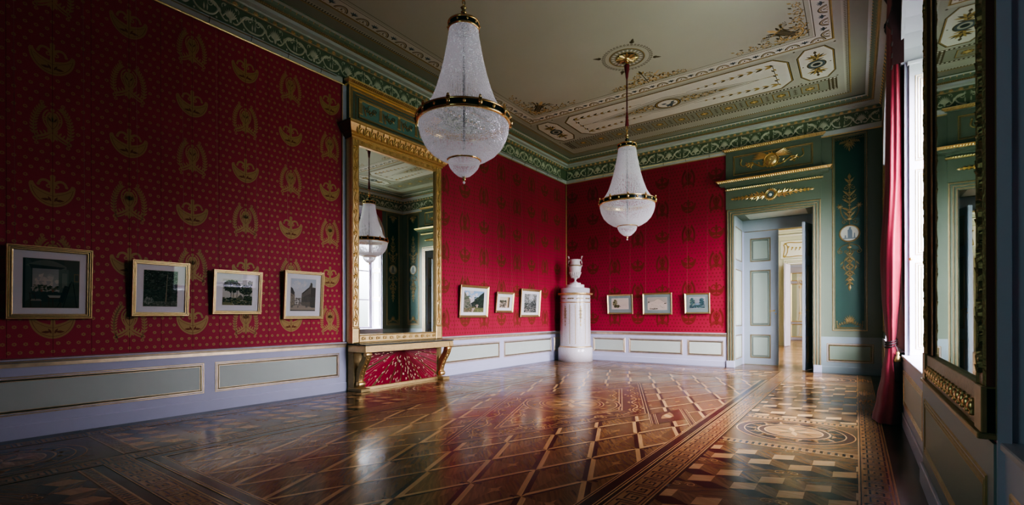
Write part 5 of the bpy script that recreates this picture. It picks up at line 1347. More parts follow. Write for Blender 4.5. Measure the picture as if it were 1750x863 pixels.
def chandelier(label, x, y, z, group):
    t = thing('chandelier', label, 'chandelier', (x, y, z), group)
    cone = [(.432, .02), (.405, .06), (.36, .12), (.315, .20), (.270, .32), (.232, .45), (.200, .58), (.172, .72), (.150, .85), (.143, .915)]
    bead_obj('crystal_cone', cone, 150, .0125, .0062, t, 1)
    bead_obj('crystal_bowl', [(.448, -.03), (.444, -.10), (.425, -.17), (.385, -.25), (.325, -.315), (.24, -.37), (.165, -.395)], 196, .0130, .0070, t, 2)
    bead_obj('crystal_cup', [(.158, -.395), (.155, -.43), (.138, -.47), (.105, -.51), (.062, -.545), (.02, -.56)], 66, .0122, .0063, t, 3)
    bead_obj('inner_crystals', [(.10, .85), (.12, .6), (.15, .45)], 40, .02, .007, t, 4)
    mb = MB()
    mb.lathe([(.452, .045), (.470, .040), (.474, .028), (.466, .024)], 'chand_gold', 64); mb.lathe([(.466, .024), (.466, -.024)], 'black_enamel', 64)
    mb.lathe([(.466, -.024), (.474, -.028), (.470, -.042), (.448, -.046)], 'chand_gold', 64); mb.lathe([(.452, .045), (.440, .03), (.440, -.03), (.448, -.046)], 'chand_gold', 64)
    mb.build('main_ring', t)
    for k in range(20):
        a = 2*pi*k/20+.1; mb = MB(); c = (.468*cos(a), .468*sin(a), 0)
        M3 = Matrix.Rotation(a, 4, 'Z')
        if k % 2: 
            m2 = MB(); m2.lathe([(.018, 0), (.016, .008), (.008, .013), (0, .014)], 'chand_gold', 10, (0, 0, 0), axis='x')
        else:
            m2 = MB(); m2.bbox(-.004, -.016, -.050, .016, .016, .052, 'chand_gold', .004); m2.lathe([(.022, .014), (.018, .024), (0, .028)], 'chand_gold', 10, (0, 0, 0), axis='x'); m2.lathe([(0, .04), (.012, .05), (.014, .062), (0, .075)], 'chand_gold', 8, (.006, 0, 0))
        m2.v = [tuple(M3 @ Vector(p)+Vector(c)) for p in m2.v]; m2.build('stud' if k % 2 else 'clasp', t)
    mb = MB(); mb.lathe([(.150, .905), (.158, .908), (.160, .920), (.154, .925)], 'chand_gold', 40); mb.lathe([(.154, .925), (.154, .965)], 'black_enamel', 40); mb.lathe([(.154, .965), (.162, .968), (.162, .982), (.150, .988), (.06, .985)], 'chand_gold', 40)
    for k in range(10):
        a = k*pi/5; mb.lathe([(0, -.014), (.012, -.006), (.012, .006), (0, .014)], 'chand_gold', 6, (.158*cos(a), .158*sin(a), .945))
    mb.build('crown_ring', t)
    mb = MB(); mb.lathe([(.060, .985), (.055, 1.0), (.025, 1.02), (.018, 1.04), (.034, 1.055), (.034, 1.066), (.014, 1.08), (.0, 1.09)], 'black_enamel', 20)
    mb.lathe([(0, 1.075), (.020, 1.08), (.030, 1.095), (.014, 1.11), (.022, 1.13), (.032, 1.14), (.012, 1.16), (.0, 1.165)], 'chand_gold', 16); mb.build('stem', t)
    mb = MB()
    for k in range(3):
        zz = 1.165+.03+k*.045; ax = k % 2; pts = [((.020*cos(q*pi/6), 0) if ax else (0, .020*cos(q*pi/6)))+(zz+.028*sin(q*pi/6),) for q in range(13)]
        mb.tube(pts, .006, 'chand_gold', 6)
    mb.build('chain', t)
    mb = MB(); top = H-z-.02
    mb.lathe([(.014, 1.28), (.032, 1.30), (.030, 1.32), (.024, 1.38), (.020, 1.42), (.024, 1.43), (.015, 1.50), (.013, 1.52)], 'red_cord', 14); mb.build('lower_tassel', t)
    mb = MB(); mb.tube([(0, 0, 1.28), (0, 0, top-.20)], .011, 'red_cord', 10); mb.build('cord', t)
    mb = MB(); mb.lathe([(.012, top-.34), (.022, top-.30), (.026, top-.25), (.036, top-.20), (.044, top-.12), (.042, top-.10), (.030, top-.09), (0, top-.09)], 'red_cord', 14); mb.build('upper_sleeve', t)
    mb = MB(); mb.tube([(0, 0, top-.10), (0, 0, top+.0)], .012, 'chand_gold', 8); mb.lathe([(0, top-.06), (.03, top-.05), (.04, top-.03), (.02, top-.01), (.05, top+.0)], 'chand_gold', 14); mb.build('ceiling_hook', t)
    mb = MB(); mb.lathe([(.165, -.386), (.172, -.39), (.172, -.402), (.160, -.408)], 'chand_gold', 36); mb.build('lower_ring', t)
    mb = MB(); mb.lathe([(.024, -.556), (.026, -.562), (.012, -.568), (.016, -.58), (.018, -.59), (.010, -.602), (0, -.606)], 'chand_gold', 14); mb.lathe([(0, -.604), (.012, -.61), (.014, -.62), (.006, -.632), (0, -.634)], 'crystal', 10); mb.build('finial', t)
    mb = MB(); mb.lathe([(.012, -.35), (.012, .95)], 'iron', 8); 
    mb.build('inner_frame', t)
chandelier('nearer, larger looking crystal basket chandelier hanging before the great mirror', 3.49, -8.30, 3.16, 'crystal basket chandeliers')
chandelier('farther crystal basket chandelier on red cord, hanging before the far red wall', 3.56, -4.25, 3.10, 'crystal basket chandeliers')

# ------------------------------------------------------------------ DOORWAY and right part of the back wall
def door_case():
    mb = MB(); o = Mo()
    path = [(6.09, 0), (6.09, 3.635), (4.26, 3.635), (4.26, 0)]     # walked so the left normal points inwards
    pr = [(0, 0), (0, .035), (.012, .045), (.022, .045), (.028, .032), (.060, .032), (.066, .042), (.078, .042), (.084, .028), (.110, .028), (.116, .036), (.130, .036), (.136, .02), (.15, .02), (.15, 0)]
    ms = ['wall_grey_green', 'gilt_dull', 'gilt_line', 'gilt_dull', 'wall_grey_green', 'gilt_dull', 'gilt_line', 'gilt_dull', 'wall_grey_green', 'gilt_dull', 'gilt_line', 'gilt_dull', 'wall_grey_green', 'wall_grey_green']
    o.frame(path, pr, ms, 0, closed=False)
    for x0, x1 in ((4.25, 4.415), (5.965, 6.10)): 
        pass
    mb.mo(o, WBk(0, 0)); mb.bbox(4.245, -.055, 0, 4.42, 0, .155, 'pale_paint', .003); mb.bbox(5.955, -.055, 0, 6.105, 0, .155, 'pale_paint', .003)
    mb.build('trim_17', kind='structure')
    # overdoor : frieze, cornice, upper panel
    mb = MB(); mb.box(4.24, -.03, 3.64, 6.10, 0, 5.04, 'wall_grey_green')
    def shelf(prof, x0, x1, mats, base=.03):
        rows = []
        for d, z in prof:
            e = max(0, d-base)*.95; rows.append([(x0-e, 0, z), (x0-e, -d, z), (x1+e, -d, z), (x1+e, 0, z)])
        for q in range(len(rows)-1):
            for i in range(3): mb.face([rows[q][i], rows[q][i+1], rows[q+1][i+1], rows[q+1][i]], mats[q])
    shelf([(.03, 4.065), (.055, 4.07), (.065, 4.10), (.03, 4.108)], 4.26, 6.10, ['gilt_dull', 'gilt', 'gilt'])
    shelf([(.03, 4.13), (.07, 4.145), (.07, 4.16), (.17, 4.175), (.17, 4.215), (.20, 4.225), (.235, 4.265), (.24, 4.275), (.03, 4.29)], 4.26, 6.10, ['wall_grey_green']*5+['gilt', 'gilt', 'gilt'])
    shelf([(.03, 4.945), (.06, 4.955), (.06, 4.97), (.10, 5.0), (.105, 5.015), (.03, 5.03)], 4.24, 6.11, ['wall_grey_green', 'gilt', 'gilt', 'gilt', 'gilt'])
    lf = Mo(); lf.leaf(0, 0, pi/2+.4, .045, .022, 'gilt', 0, ridge=.012)
    for z, d, x0, x1, n in ((4.225, .205, 4.10, 6.26, 52), (4.965, .068, 4.22, 6.13, 46), (4.07, .06, 4.27, 6.09, 46)):
        o = Mo()
        for k in range(n): o.add(lf, x0+(x1-x0)*(k+.5)/n, 0)
        mb.mo(o, lambda a, b, h: (a, -(d+b*.75+h*.5), z+b*.9-h*.3))
    o = Mo()
    o.frame([(4.40, 4.40), (5.955, 4.40), (5.955, 4.845), (4.40, 4.845)], [(0, 0), (.008, .010), (.018, 0), (.026, .0), (.032, .008), (.040, 0)], ['gilt', 'gilt', None, 'gilt_dull', 'gilt_dull'], .031)
    bd = Mo(); bd.disc(0, 0, .006, 'gilt', 0, 6, dome=.006)
    for A, B in (((4.41, 4.41), (5.945, 4.41)), ((5.945, 4.41), (5.945, 4.835)), ((5.945, 4.835), (4.41, 4.835)), ((4.41, 4.835), (4.41, 4.41))): leafrun(o, A, B, .032, bd, .038)
    # winged medallion with scrolls
    c = (5.17, 4.63); m = 'gilt'
    o.disc(*c, .12, m, .034, 20, dome=.03); o.ring(*c, .12, .155, m, .034, 24, ridge=.022)
    for k in range(18): a = k*2*pi/18; o.leaf(c[0]+.14*cos(a), c[1]+.14*sin(a), a+.5, .05, .02, m, .036, ridge=.012)
    o.disc(c[0]-.02, c[1]+.03, .045, m, .055, 10, dome=.03); o.leaf(c[0]-.02, c[1], -pi/2-.2, .12, .06, m, .055, ridge=.025)
    for s in (-1, 1):
        for k in range(6): o.leaf(c[0]+s*.09, c[1]+.07+.012*k, (0 if s > 0 else pi)+s*(-.05+.09*k), .32-.025*k, .036, m, .036+.002*k, ridge=.010)
        st = bez((c[0]+s*.08, c[1]-.11), (c[0]+s*.22, c[1]-.16), (c[0]+s*.30, c[1]-.02), (c[0]+s*.40, c[1]+.0), 14)
        o.stroke(st, .032, m, .034, .020, taper=(1.2, .8)); o.stroke(spiral(c[0]+s*.42, c[1]-.055, .062, .012, pi/2, -s*1.35, 22), .020, m, .034, .014)
        o.stroke(bez((c[0]+s*.36, c[1]+.0), (c[0]+s*.46, c[1]+.04), (c[0]+s*.52, c[1]-.10), (c[0]+s*.60, c[1]-.02), 10), .020, m, .034, .012); o.stroke(bez((c[0]+s*.60, c[1]-.02), (c[0]+s*.64, c[1]+.04), (c[0]+s*.59, c[1]+.07), (c[0]+s*.60, c[1]+.11), 8), .028, m, .034, .016); o.disc(c[0]+s*.60, c[1]+.11, .022, m, .036, 8, dome=.02)
        for k in range(7): o.leaf(c[0]+s*(.16+.06*k), c[1]-.07+.01*k, pi/2-s*(.4+.2*(k % 3))-(0 if k % 2 else pi*.9), .075, .028, m, .035, ridge=.010)
        for k in range(4): o.leaf(c[0]+s*.42, c[1]-.055, k*1.57+.4, .09, .03, m, .035, ridge=.01)
        o.disc(c[0]+s*.07, c[1]-.13, .03, m, .036, 8, dome=.015)
    # frieze ornament with cameo
    c = (5.16, 3.87)
    o.ring(*c, .085, .125, m, .034, 28, ridge=.022); o.ring(*c, .065, .080, m, .034, 24, ridge=.010); o.disc(*c, .068, 'paint_blue', .036, 18); o.disc(c[0]-.006, c[1]-.01, .034, 'mat_white', .038, 9, dome=.01)
    for k in range(20): a = k*2*pi/20; o.leaf(c[0]+.11*cos(a), c[1]+.11*sin(a), a, .04, .022, m, .034, ridge=.010)
    for s in (-1, 1):
        x = .13
        for k, (l, w) in enumerate(((.14, .13), (.16, .13), (.13, .09), (.12, .08), (.11, .06), (.10, .05), (.08, .05))):
            for q in range(5): o.leaf(c[0]+s*x, c[1], (0 if s > 0 else pi)+(q-2)*(.55 if k < 3 else .35), l*(1-.12*abs(q-2)), w*.34, m, .034+.001*q, ridge=.012)
            o.disc(c[0]+s*x, c[1], w*.22, m, .038, 8, dome=.016); x += l*.72
        o.leaf(c[0]+s*x, c[1], (0 if s > 0 else pi), .08, .05, m, .034, ridge=.012)
    mb.mo(o, WBk(0, 0)); mb.build('trim_18', kind='structure')
    # inside of the deep door reveal
    mb = MB(); o = Mo()
    for z0, z1 in ((.17, .74), (.94, 2.29), (2.50, 3.28)): 
        o.frame([(.13, z0), (.87, z0), (.87, z1), (.13, z1)], [(0, 0), (.010, .008), (.022, 0)], 'gilt_dull', .001); o.rect(.17, z0+.04, .83, z1-.04, 'panel_paint', .002)
    mb.mo(o, lambda a, b, h: (4.41+h, a, b)); mb.mo(o, lambda a, b, h: (5.97-h, a, b))
    mb.face([(4.411, 0, 0), (4.411, 1, 0), (4.411, 1, 3.52), (4.411, 0, 3.52)], 'door_paint'); mb.face([(5.969, 0, 0), (5.969, 1, 0), (5.969, 1, 3.52), (5.969, 0, 3.52)], 'door_paint')
    mb.face([(4.41, 0, 3.519), (5.97, 0, 3.519), (5.97, 1, 3.519), (4.41, 1, 3.519)], 'wall_grey_green'); mb.face([(4.6, .15, 3.517), (5.8, .15, 3.517), (5.8, .85, 3.517), (4.6, .85, 3.517)], 'panel_paint')
    mb.box(4.41, .96, 3.25, 5.97, 1.02, 3.52, 'door_paint'); mb.box(4.41, .97, 0, 4.445, 1.03, 3.25, 'pale_paint'); mb.box(5.935, .97, 0, 5.97, 1.03, 3.25, 'pale_paint')
    mb.build('trim_19', kind='structure')
    # the pilaster panel right of the door
    mb = MB(); pilaster(mb, WBk(6.58, 0, 0), .295); mb.build('trim_24', kind='structure')
    mb = MB(); pilaster(mb, WR(-.475, 0), .295); mb.build('trim_25', kind='structure')
def pilaster(mb, fn, hw):
    o = Mo(); z0, z1 = .875, 4.885; m = 'gilt_dull'
    o.rect(-hw+.04, z0+.04, hw-.04, z1-.04, 'teal_panel', .002)
    o.frame([(-hw, z0), (hw, z0), (hw, z1), (-hw, z1)], [(0, 0), (.008, .014), (.018, .014), (.024, .004), (.040, .004), (.046, .010), (.052, .0)], ['gilt_dull', 'gilt_dull', 'gilt_dull', 'wall_grey_green', 'gilt_dull', 'gilt_dull'], 0)
    def lf(x, y, a, l, w): o.leaf(x, y, a, l, w, m, .004, ridge=.010)
    def sp(x, y, r, a, t, w=.014): o.stroke(spiral(x, y, r, r*.18, a, t, 16), w, m, .004, .009)
    z = lambda v: v
    # stem from 1.70 to 4.07
    o.stroke([(0, 1.75), (0, 2.66)], .018, m, .004, .010); o.stroke([(0, 3.05), (0, 4.0)], .018, m, .004, .010)
    for v, w in ((3.95, .05), (3.86, .07), (3.70, .055), (3.58, .08), (3.44, .06), (3.30, .09), (3.16, .10), (2.58, .09), (2.46, .06), (2.32, .07), (2.2, .05), (2.05, .06), (1.92, .07), (1.80, .05)):
        o.disc(0, v, w*.45, m, .005, 10, dome=.016, ry=.7); 
    o.leaf(0, 3.96, pi/2, .13, .06, m, .005, ridge=.014); lf(0, 1.82, -pi/2, .13, .05)
    for s in (-1, 1):
        for v, u, l in ((3.90, .2, .13), (3.64, .3, .16), (3.50, .5, .15), (3.34, .6, .16), (3.2, .2, .16)): lf(0, v, pi/2-s*(.5+u), l, .04); lf(0, v-.03, pi/2-s*(.2+u), l*.8, .03)
        sp(s*.06, 3.80, .050, pi/2, s*1.2); sp(s*.085, 3.62, .045, -pi/2, -s*1.1)
        # arms with rosettes
        o.stroke(bez((s*.01, 3.16), (s*.08, 3.12), (s*.14, 3.22), (s*.16, 3.40), 12), .022, m, .004, .014)
        o.disc(s*.165, 3.43, .032, m, .006, 10, dome=.02)
        for k in range(6): lf(s*.165, 3.43, k*1.05, .06, .028)
        sp(s*.09, 3.10, .05, 0, -s*1.2)
        # below the medallion
        o.stroke(bez((0, 2.66), (s*.10, 2.62), (s*.16, 2.62), (s*.18, 2.54), 10), .018, m, .004, .012); sp(s*.155, 2.50, .052, pi/2, -s*1.3, .016); sp(s*.06, 2.50, .04, 0, s*1.1)
        for v, l in ((2.40, .14), (2.26, .12), (2.12, .14), (1.98, .12), (1.88, .10)): lf(0, v, -pi/2+s*.75, l, .034); lf(0, v, pi/2-s*.7, l*.8, .03)
        o.stroke(bez((s*.02, 2.42), (s*.13, 2.34), (s*.12, 2.14), (s*.03, 2.06), 12), .013, m, .004, .009); sp(s*.12, 2.18, .035, 0, s*1.2, .010); lf(s*.11, 2.3, -pi/2+s*.6, .09, .03); lf(s*.11, 2.22, -pi/2-s*.2, .1, .03)
        # foot ornament
        for k in range(5): sp(s*(.03+.042*k), .985+.03*(4-k)*.5, .026, pi/2*k, s*1.2, .010); lf(s*.04*k, .975+.014*(5-k), pi/2-s*.35, .09-.008*k, .026)
        o.stroke([(s*.21, .94), (s*.215, 1.06)], .016, m, .004, .01); o.disc(s*.215, 1.07, .014, m, .005, 7, dome=.012)
        # head ornament
        for k in range(5): lf(s*.035*k, 4.80-.01*k, -pi/2+s*.5, .12-.012*k, .03); sp(s*(.04+.045*k), 4.80, .024, 0, -s*1.1, .009)
    for k in range(7): lf(0, 1.05, pi/2+(k-3)*.3, .16-.012*abs(k-3), .03); lf(0, 4.74, -pi/2+(k-3)*.3, .20-.02*abs(k-3), .028)
    o.stroke([(-.22, .945), (.22, .945)], .018, m, .004, .01); o.disc(0, 4.68, .03, m, .006, 8, dome=.02); lf(0, 4.62, -pi/2, .09, .04)
    # cameo medallion
    o.disc(0, 2.865, .150, 'mat_grey', .006, 28, ry=1.0); o.ring(0, 2.865, .150, .180, m, .006, 32, ridge=.016, ry=1.0)
    for k in range(28): a = k*2*pi/28; o.disc(.168*cos(a), 2.865+.168*sin(a), .010, m, .014, 6, dome=.008)
    o.disc(0, 2.865, .146, 'ceiling_grey', .0065, 28)
    o.poly([(-.03, 2.76), (.045, 2.76), (.045, 2.90), (.035, 2.94), (.02, 2.955), (.03, 2.975), (.01, 2.995), (-.012, 2.98), (-.01, 2.955), (-.032, 2.93)], 'paint_blue', .008); o.poly([(-.11, 2.755), (.11, 2.755), (.11, 2.775), (-.11, 2.775)], 'paint_blue', .0075)
    o.poly([(-.085, 2.77), (-.055, 2.77), (-.06, 2.83), (-.08, 2.83)], 'paint_blue', .0078); o.poly([(.07, 2.77), (.095, 2.77), (.09, 2.87), (.076, 2.87)], 'paint_blue', .0078)
    mb.mo(o, fn)
door_case()

def leaf_mesh(name, w, hgt, kind, th=.05):
    """door leaf, hinge at local x=0, extends +x, faces at y=+-th/2"""
    root = bpy.data.objects.new(name, None); COL.objects.link(root)
    mb = MB(); mb.bbox(0, -th/2, .01, w, th/2, hgt, 'door_paint', .003)
    o = Mo(); dn = Mo(); dn.rect(-.006, .002, .006, .014, 'gilt_line', .009)
    for z0, z1 in ((.165, .735), (.94, 2.295), (2.50, 3.07)):
        a0, a1 = .155, w-.165
        o.rect(a0+.03, z0+.03, a1-.03, z1-.03, 'door_panel', .001)
        o.frame([(a0, z0), (a1, z0), (a1, z1), (a0, z1)], [(0, 0), (.004, .008), (.020, .008), (.024, .001), (.055, .001), (.060, .005), (.066, .001)], ['gilt_dull', 'paint_brown', 'gilt_dull', 'door_panel', 'door_panel', 'frame_shadow'], 0)
        for A, B in (((a0, z0), (a1, z0)), ((a1, z0), (a1, z1)), ((a1, z1), (a0, z1)), ((a0, z1), (a0, z0))): leafrun(o, (A[0], A[1]), (B[0], B[1]), .028, Mo_in(A, B), 0)
    mb.mo(o, lambda a, b, h: (a, -th/2-h, b)); mb.mo(o, lambda a, b, h: (a, th/2+h, b))
    mb.build('leaf', root)
    for s in (-1, 1):
        h = MB(); h.tube([(w-.09, s*(th/2), 1.31), (w-.09, s*(th/2+.035), 1.31), (w-.17, s*(th/2+.04), 1.30), (w-.19, s*(th/2+.035), 1.29)], .009, 'brass', 8); h.lathe([(0, 0), (.018, 0), (.018, s*.006), (0, s*.008)], 'brass', 12, (w-.09, s*th/2, 1.31), axis='y')
        h.lathe([(0, 0), (.014, 0), (.014, s*.006), (0, s*.008)], 'brass', 12, (w-.06, s*th/2, 1.235), axis='y'); h.build('door_handle', root)
    return root
def Mo_in(A, B):
    m = Mo(); m.rect(-.007, .004, .007, .016, 'gilt_line', .0095); return m
d1 = leaf_mesh('door_1', .765, 3.235, 1); d1.location = (4.425, 1.0, 0); d1.rotation_euler = (0, 0, .03); d1['kind'] = 'structure'
d2 = leaf_mesh('door_2', .75, 3.22, 1); d2.location = (5.945, .86, 0); d2.rotation_euler = (0, 0, radians(180+76)); d2['kind'] = 'structure'
# ------------------------------------------------------------------ PIER GLASS on the window wall
def pier_glass():
    t = thing('pier_mirror', 'tall carved dark gilt mirror on the pier between the windows at right', 'mirror', (7.06, -8.68, .76))
    P = t.location; fn = lambda a, b, h: (7.09-h-P.x, -a-P.y, b-P.z)
    a0, a1, z0, z1 = 7.76, 9.60, .95, 4.98      # outer (a = -y)
    mb = MB(); o = Mo(); o.rect(a0+.12, z0-.06, a1-.12, z1-.1, 'mirror_old', .010); mb.mo(o, fn); mb.build('mirror_glass', t)
    o = Mo(); H0 = .030
    def bar(x0, b0, x1, b1, m='gilt_old', h1=H0, side='bole_red'):
        o.poly([(x0, b0), (x1, b0), (x1, b1), (x0, b1)], m, h1)
        for p, q in (((x0, b0), (x1, b0)), ((x1, b0), (x1, b1)), ((x1, b1), (x0, b1)), ((x0, b1), (x0, b0))):
            k = len(o.v); o.v += [(p[0], p[1], .001), (q[0], q[1], .001), (q[0], q[1], h1), (p[0], p[1], h1)]; o.f.append((k, k+1, k+2, k+3)); o.m.append(side); o.g.append(0); o.c.append(None)
    wd = .135
    bar(a0, z0, a0+wd, z1); bar(a1-wd, z0, a1, z1); bar(a0, z1-.14, a1, z1)
    o.rect(a0+wd, z0-.02, a0+wd+.10, z1-.1, 'gilt_dull', .014)  # olive strip painted in as the frame side's reflection in the glass
    R = random.Random(4)
    for cx in (a0+wd/2, a1-wd/2):
        for e in (-1, 1): o.stroke([(cx+e*(wd/2-.01), z0), (cx+e*(wd/2-.01), z1)], .014, 'gilt_old', H0, .008)
        n = 44
        for i in range(n):
            z = z0+.04+(z1-z0-.08)*i/n; s = 1 if i % 2 else -1
            o.stroke(spiral(cx+s*.014, z+.03, .034, .006, R.uniform(0, 6), s*1.2, 12), .012, 'gilt_old', H0, .012)
            for k in range(3): o.leaf(cx+s*.01, z+.02*k, pi/2-s*(1.0-.4*k), .05, .022, 'gilt_old', H0, ridge=.014)
            if i % 3 == 0: o.disc(cx-s*.012, z+.05, .013, 'gilt_dull', H0, 7, dome=.016)
    mb = MB(); mb.mo(o, fn); mb.build('carved_frame', t)
    mb = MB(); q = lambda x, y, z: (x-P.x, y-P.y, z-P.z)
    mb.bbox(*q(7.058, -a0, .775), *q(7.09, -a1, .945), 'gilt_old', .003); mb.bbox(*q(7.035, -a0+.005, .765), *q(7.09, -a1-.005, .785), 'gilt_dull', .003)
    mb.bbox(*q(7.046, -a0, .785), *q(7.09, -a0-.12, .95), 'gilt_dull', .003); mb.bbox(*q(7.046, -a1+.12, .785), *q(7.09, -a1, .95), 'gilt_dull', .003)
    mb.build('base_board', t)
    for k in range(15):
        y = -8.02-(9.40-8.02)*k/14
        mb = MB(); mb.lathe([(0, -.032), (.008, -.030), (.012, -.022), (.008, -.014), (.016, -.002), (.018, .010), (.012, .022), (.007, .026), (.011, .034), (0, .038)], 'gilt', 10, q(7.052, y, .845)); mb.build('bead_knob', t)
pier_glass()
# crimson edge on the near side of the pier and pale jamb board
mb = MB(); mb.box(7.085, -9.62, 0, 7.12, -9.60, 5.0, 'pale_paint'); mb.box(7.082, -9.606, .79, 7.088, -9.598, 5.0, 'gilt_dull'); mb.build('trim_26', kind='structure')

# ------------------------------------------------------------------ WINDOWS with folded shutters in their reveals
def window(i, a, b, closed=False):
    c = (a+b)/2; r = (b-a)/2; xg = W+.60
    root = bpy.data.objects.new('window_%d' % (i+1), None); COL.objects.link(root); root.location = (xg, c, .735); root['kind'] = 'structure'
    P = root.location; q = lambda x, y, z: (x-P.x, y-P.y, z-P.z)
    mb = MB()   # sill
    mb.bbox(*q(W-.03, a-.02, .735), *q(W+.72, b+.02, .762), 'white_paint', .004); mb.build('window_sill', root)
    if not closed:
        mb = MB()
        n = 20; P2 = [(c-r*cos(pi*k/n), SPR+ARH*sin(pi*k/n)) for k in range(n+1)]
        f = (r-.07)/r; g = (ARH-.07)/ARH
        P3 = [(c+(y-c)*f, SPR+(z-SPR)*g) for y, z in P2]
        out = [(a, .76)]+P2+[(b, .76)]; inn = [(a+.07, .83)]+P3+[(b-.07, .83)]
        for k in range(len(out)):
            j = (k+1) % len(out)
            for x in (xg-.03, xg+.03): mb.face([q(x, *out[k]), q(x, *out[j]), q(x, *inn[j]), q(x, *inn[k])], 'white_paint')
            mb.face([q(xg-.03, *inn[k]), q(xg-.03, *inn[j]), q(xg+.03, *inn[j]), q(xg+.03, *inn[k])], 'white_paint')
        mb.bbox(*q(xg-.035, c-.045, .8), *q(xg+.035, c+.045, SPR), 'white_paint', .004)
        mb.bbox(*q(xg-.04, a+.05, SPR-.10), *q(xg+.035, b-.05, SPR), 'white_paint', .004)
        for z in (1.78, 2.80): mb.bbox(*q(xg-.02, a+.05, z-.02), *q(xg+.02, b-.05, z+.02), 'white_paint', .003)
        for y in (a+.10, c-.08, c+.08, b-.10): mb.bbox(*q(xg-.025, y-.025, .8), *q(xg+.025, y+.025, SPR-.05), 'white_paint', .003)
        for k in range(1, 6):
            an = pi*k/6; mb.tube([q(xg, c-.15*cos(an), SPR+.15*sin(an)), q(xg, c-r*.96*cos(an), SPR+ARH*.96*sin(an))], .016, 'white_paint', 6)
        mb.build('window_frame', root)
        mb = MB(); mb.face([q(xg+.005, *p) for p in inn], 'pane_glass'); mb.build('window_pane', root)
        mb = MB()
        for x in (xg+.045, xg+.065): mb.face([q(x, *p) for p in P2], 'iron')
        mb.build('lunette_shutter', root)
    else:
        mb = MB(); n = 20; pts = [(a, .76)]+[(c-r*cos(pi*k/n), SPR+ARH*sin(pi*k/n)) for k in range(n+1)]+[(b, .76)]
        for x in (xg-.02, xg+.02): mb.face([q(x, *p) for p in pts], 'pale_paint')
        o = Mo()
        for s in (-1, 1):
            for z0, z1 in ((.85, 1.72), (1.84, 2.74), (2.86, 3.8)): o.frame([(s*.5*r-.32, z0), (s*.5*r+.32, z0), (s*.5*r+.32, z1), (s*.5*r-.32, z1)], [(0, 0), (.01, .008), (.02, 0)], 'gilt_line', .0)
        mb.mo(o, lambda a_, b_, h: q(xg-.021-h, c+a_, b_)); mb.build('closed_shutter', root)
    for s, y in ((1, a), (-1, b)):     # folded shutter boxes on the two reveals
        mb = MB(); mb.bbox(*q(W+.035, y, .762), *q(W+.56, y+s*.035, 5.2 if False else SPR), 'white_paint', .004)
        o = Mo()
        for z0, z1 in ((.83, 1.76), (1.84, 2.76), (2.85, 3.77)):
            o.frame([(.085, z0), (.49, z0), (.49, z1), (.085, z1)], [(0, 0), (.006, .006), (.012, .001), (.022, .001), (.028, .006), (.034, .001), (.046, .001), (.052, .006), (.060, 0)], ['gilt_line', 'gilt_line', 'white_paint', 'gilt_line', 'gilt_line', 'white_paint', 'gilt_line', 'gilt_line'], 0)
        mb.mo(o, lambda a_, b_, h: q(W+a_, y+s*(.036+h), b_)); mb.bbox(*q(W+.02, y, SPR-.035), *q(W+.56, y+s*.055, SPR-.0), 'white_paint', .004)
        # upper board panel
        o = Mo(); o.frame([(.085, SPR+.08), (.49, SPR+.08), (.49, SPR+.75), (.085, SPR+.75)], [(0, 0), (.006, .005), (.012, .001), (.022, .001), (.028, .005), (.034, .001)], ['gilt_line', 'gilt_line', 'white_paint', 'gilt_line', 'gilt_line'], 0)
        mb.build('folded_shutter', root)
        mb = MB(); mb.lathe([(0, 0), (.007, 0), (.007, .018), (.016, .024), (.017, .034), (.009, .042), (0, .043)] if s > 0 else [(0, 0), (.007, 0), (.007, -.018), (.016, -.024), (.017, -.034), (.009, -.042), (0, -.043)], 'brass', 12, q(W+.045, y+s*.035, 1.80), axis='y'); mb.build('shutter_knob', root)
for i, (a, b) in enumerate(WIN): window(i, a, b, closed=(i == 2))

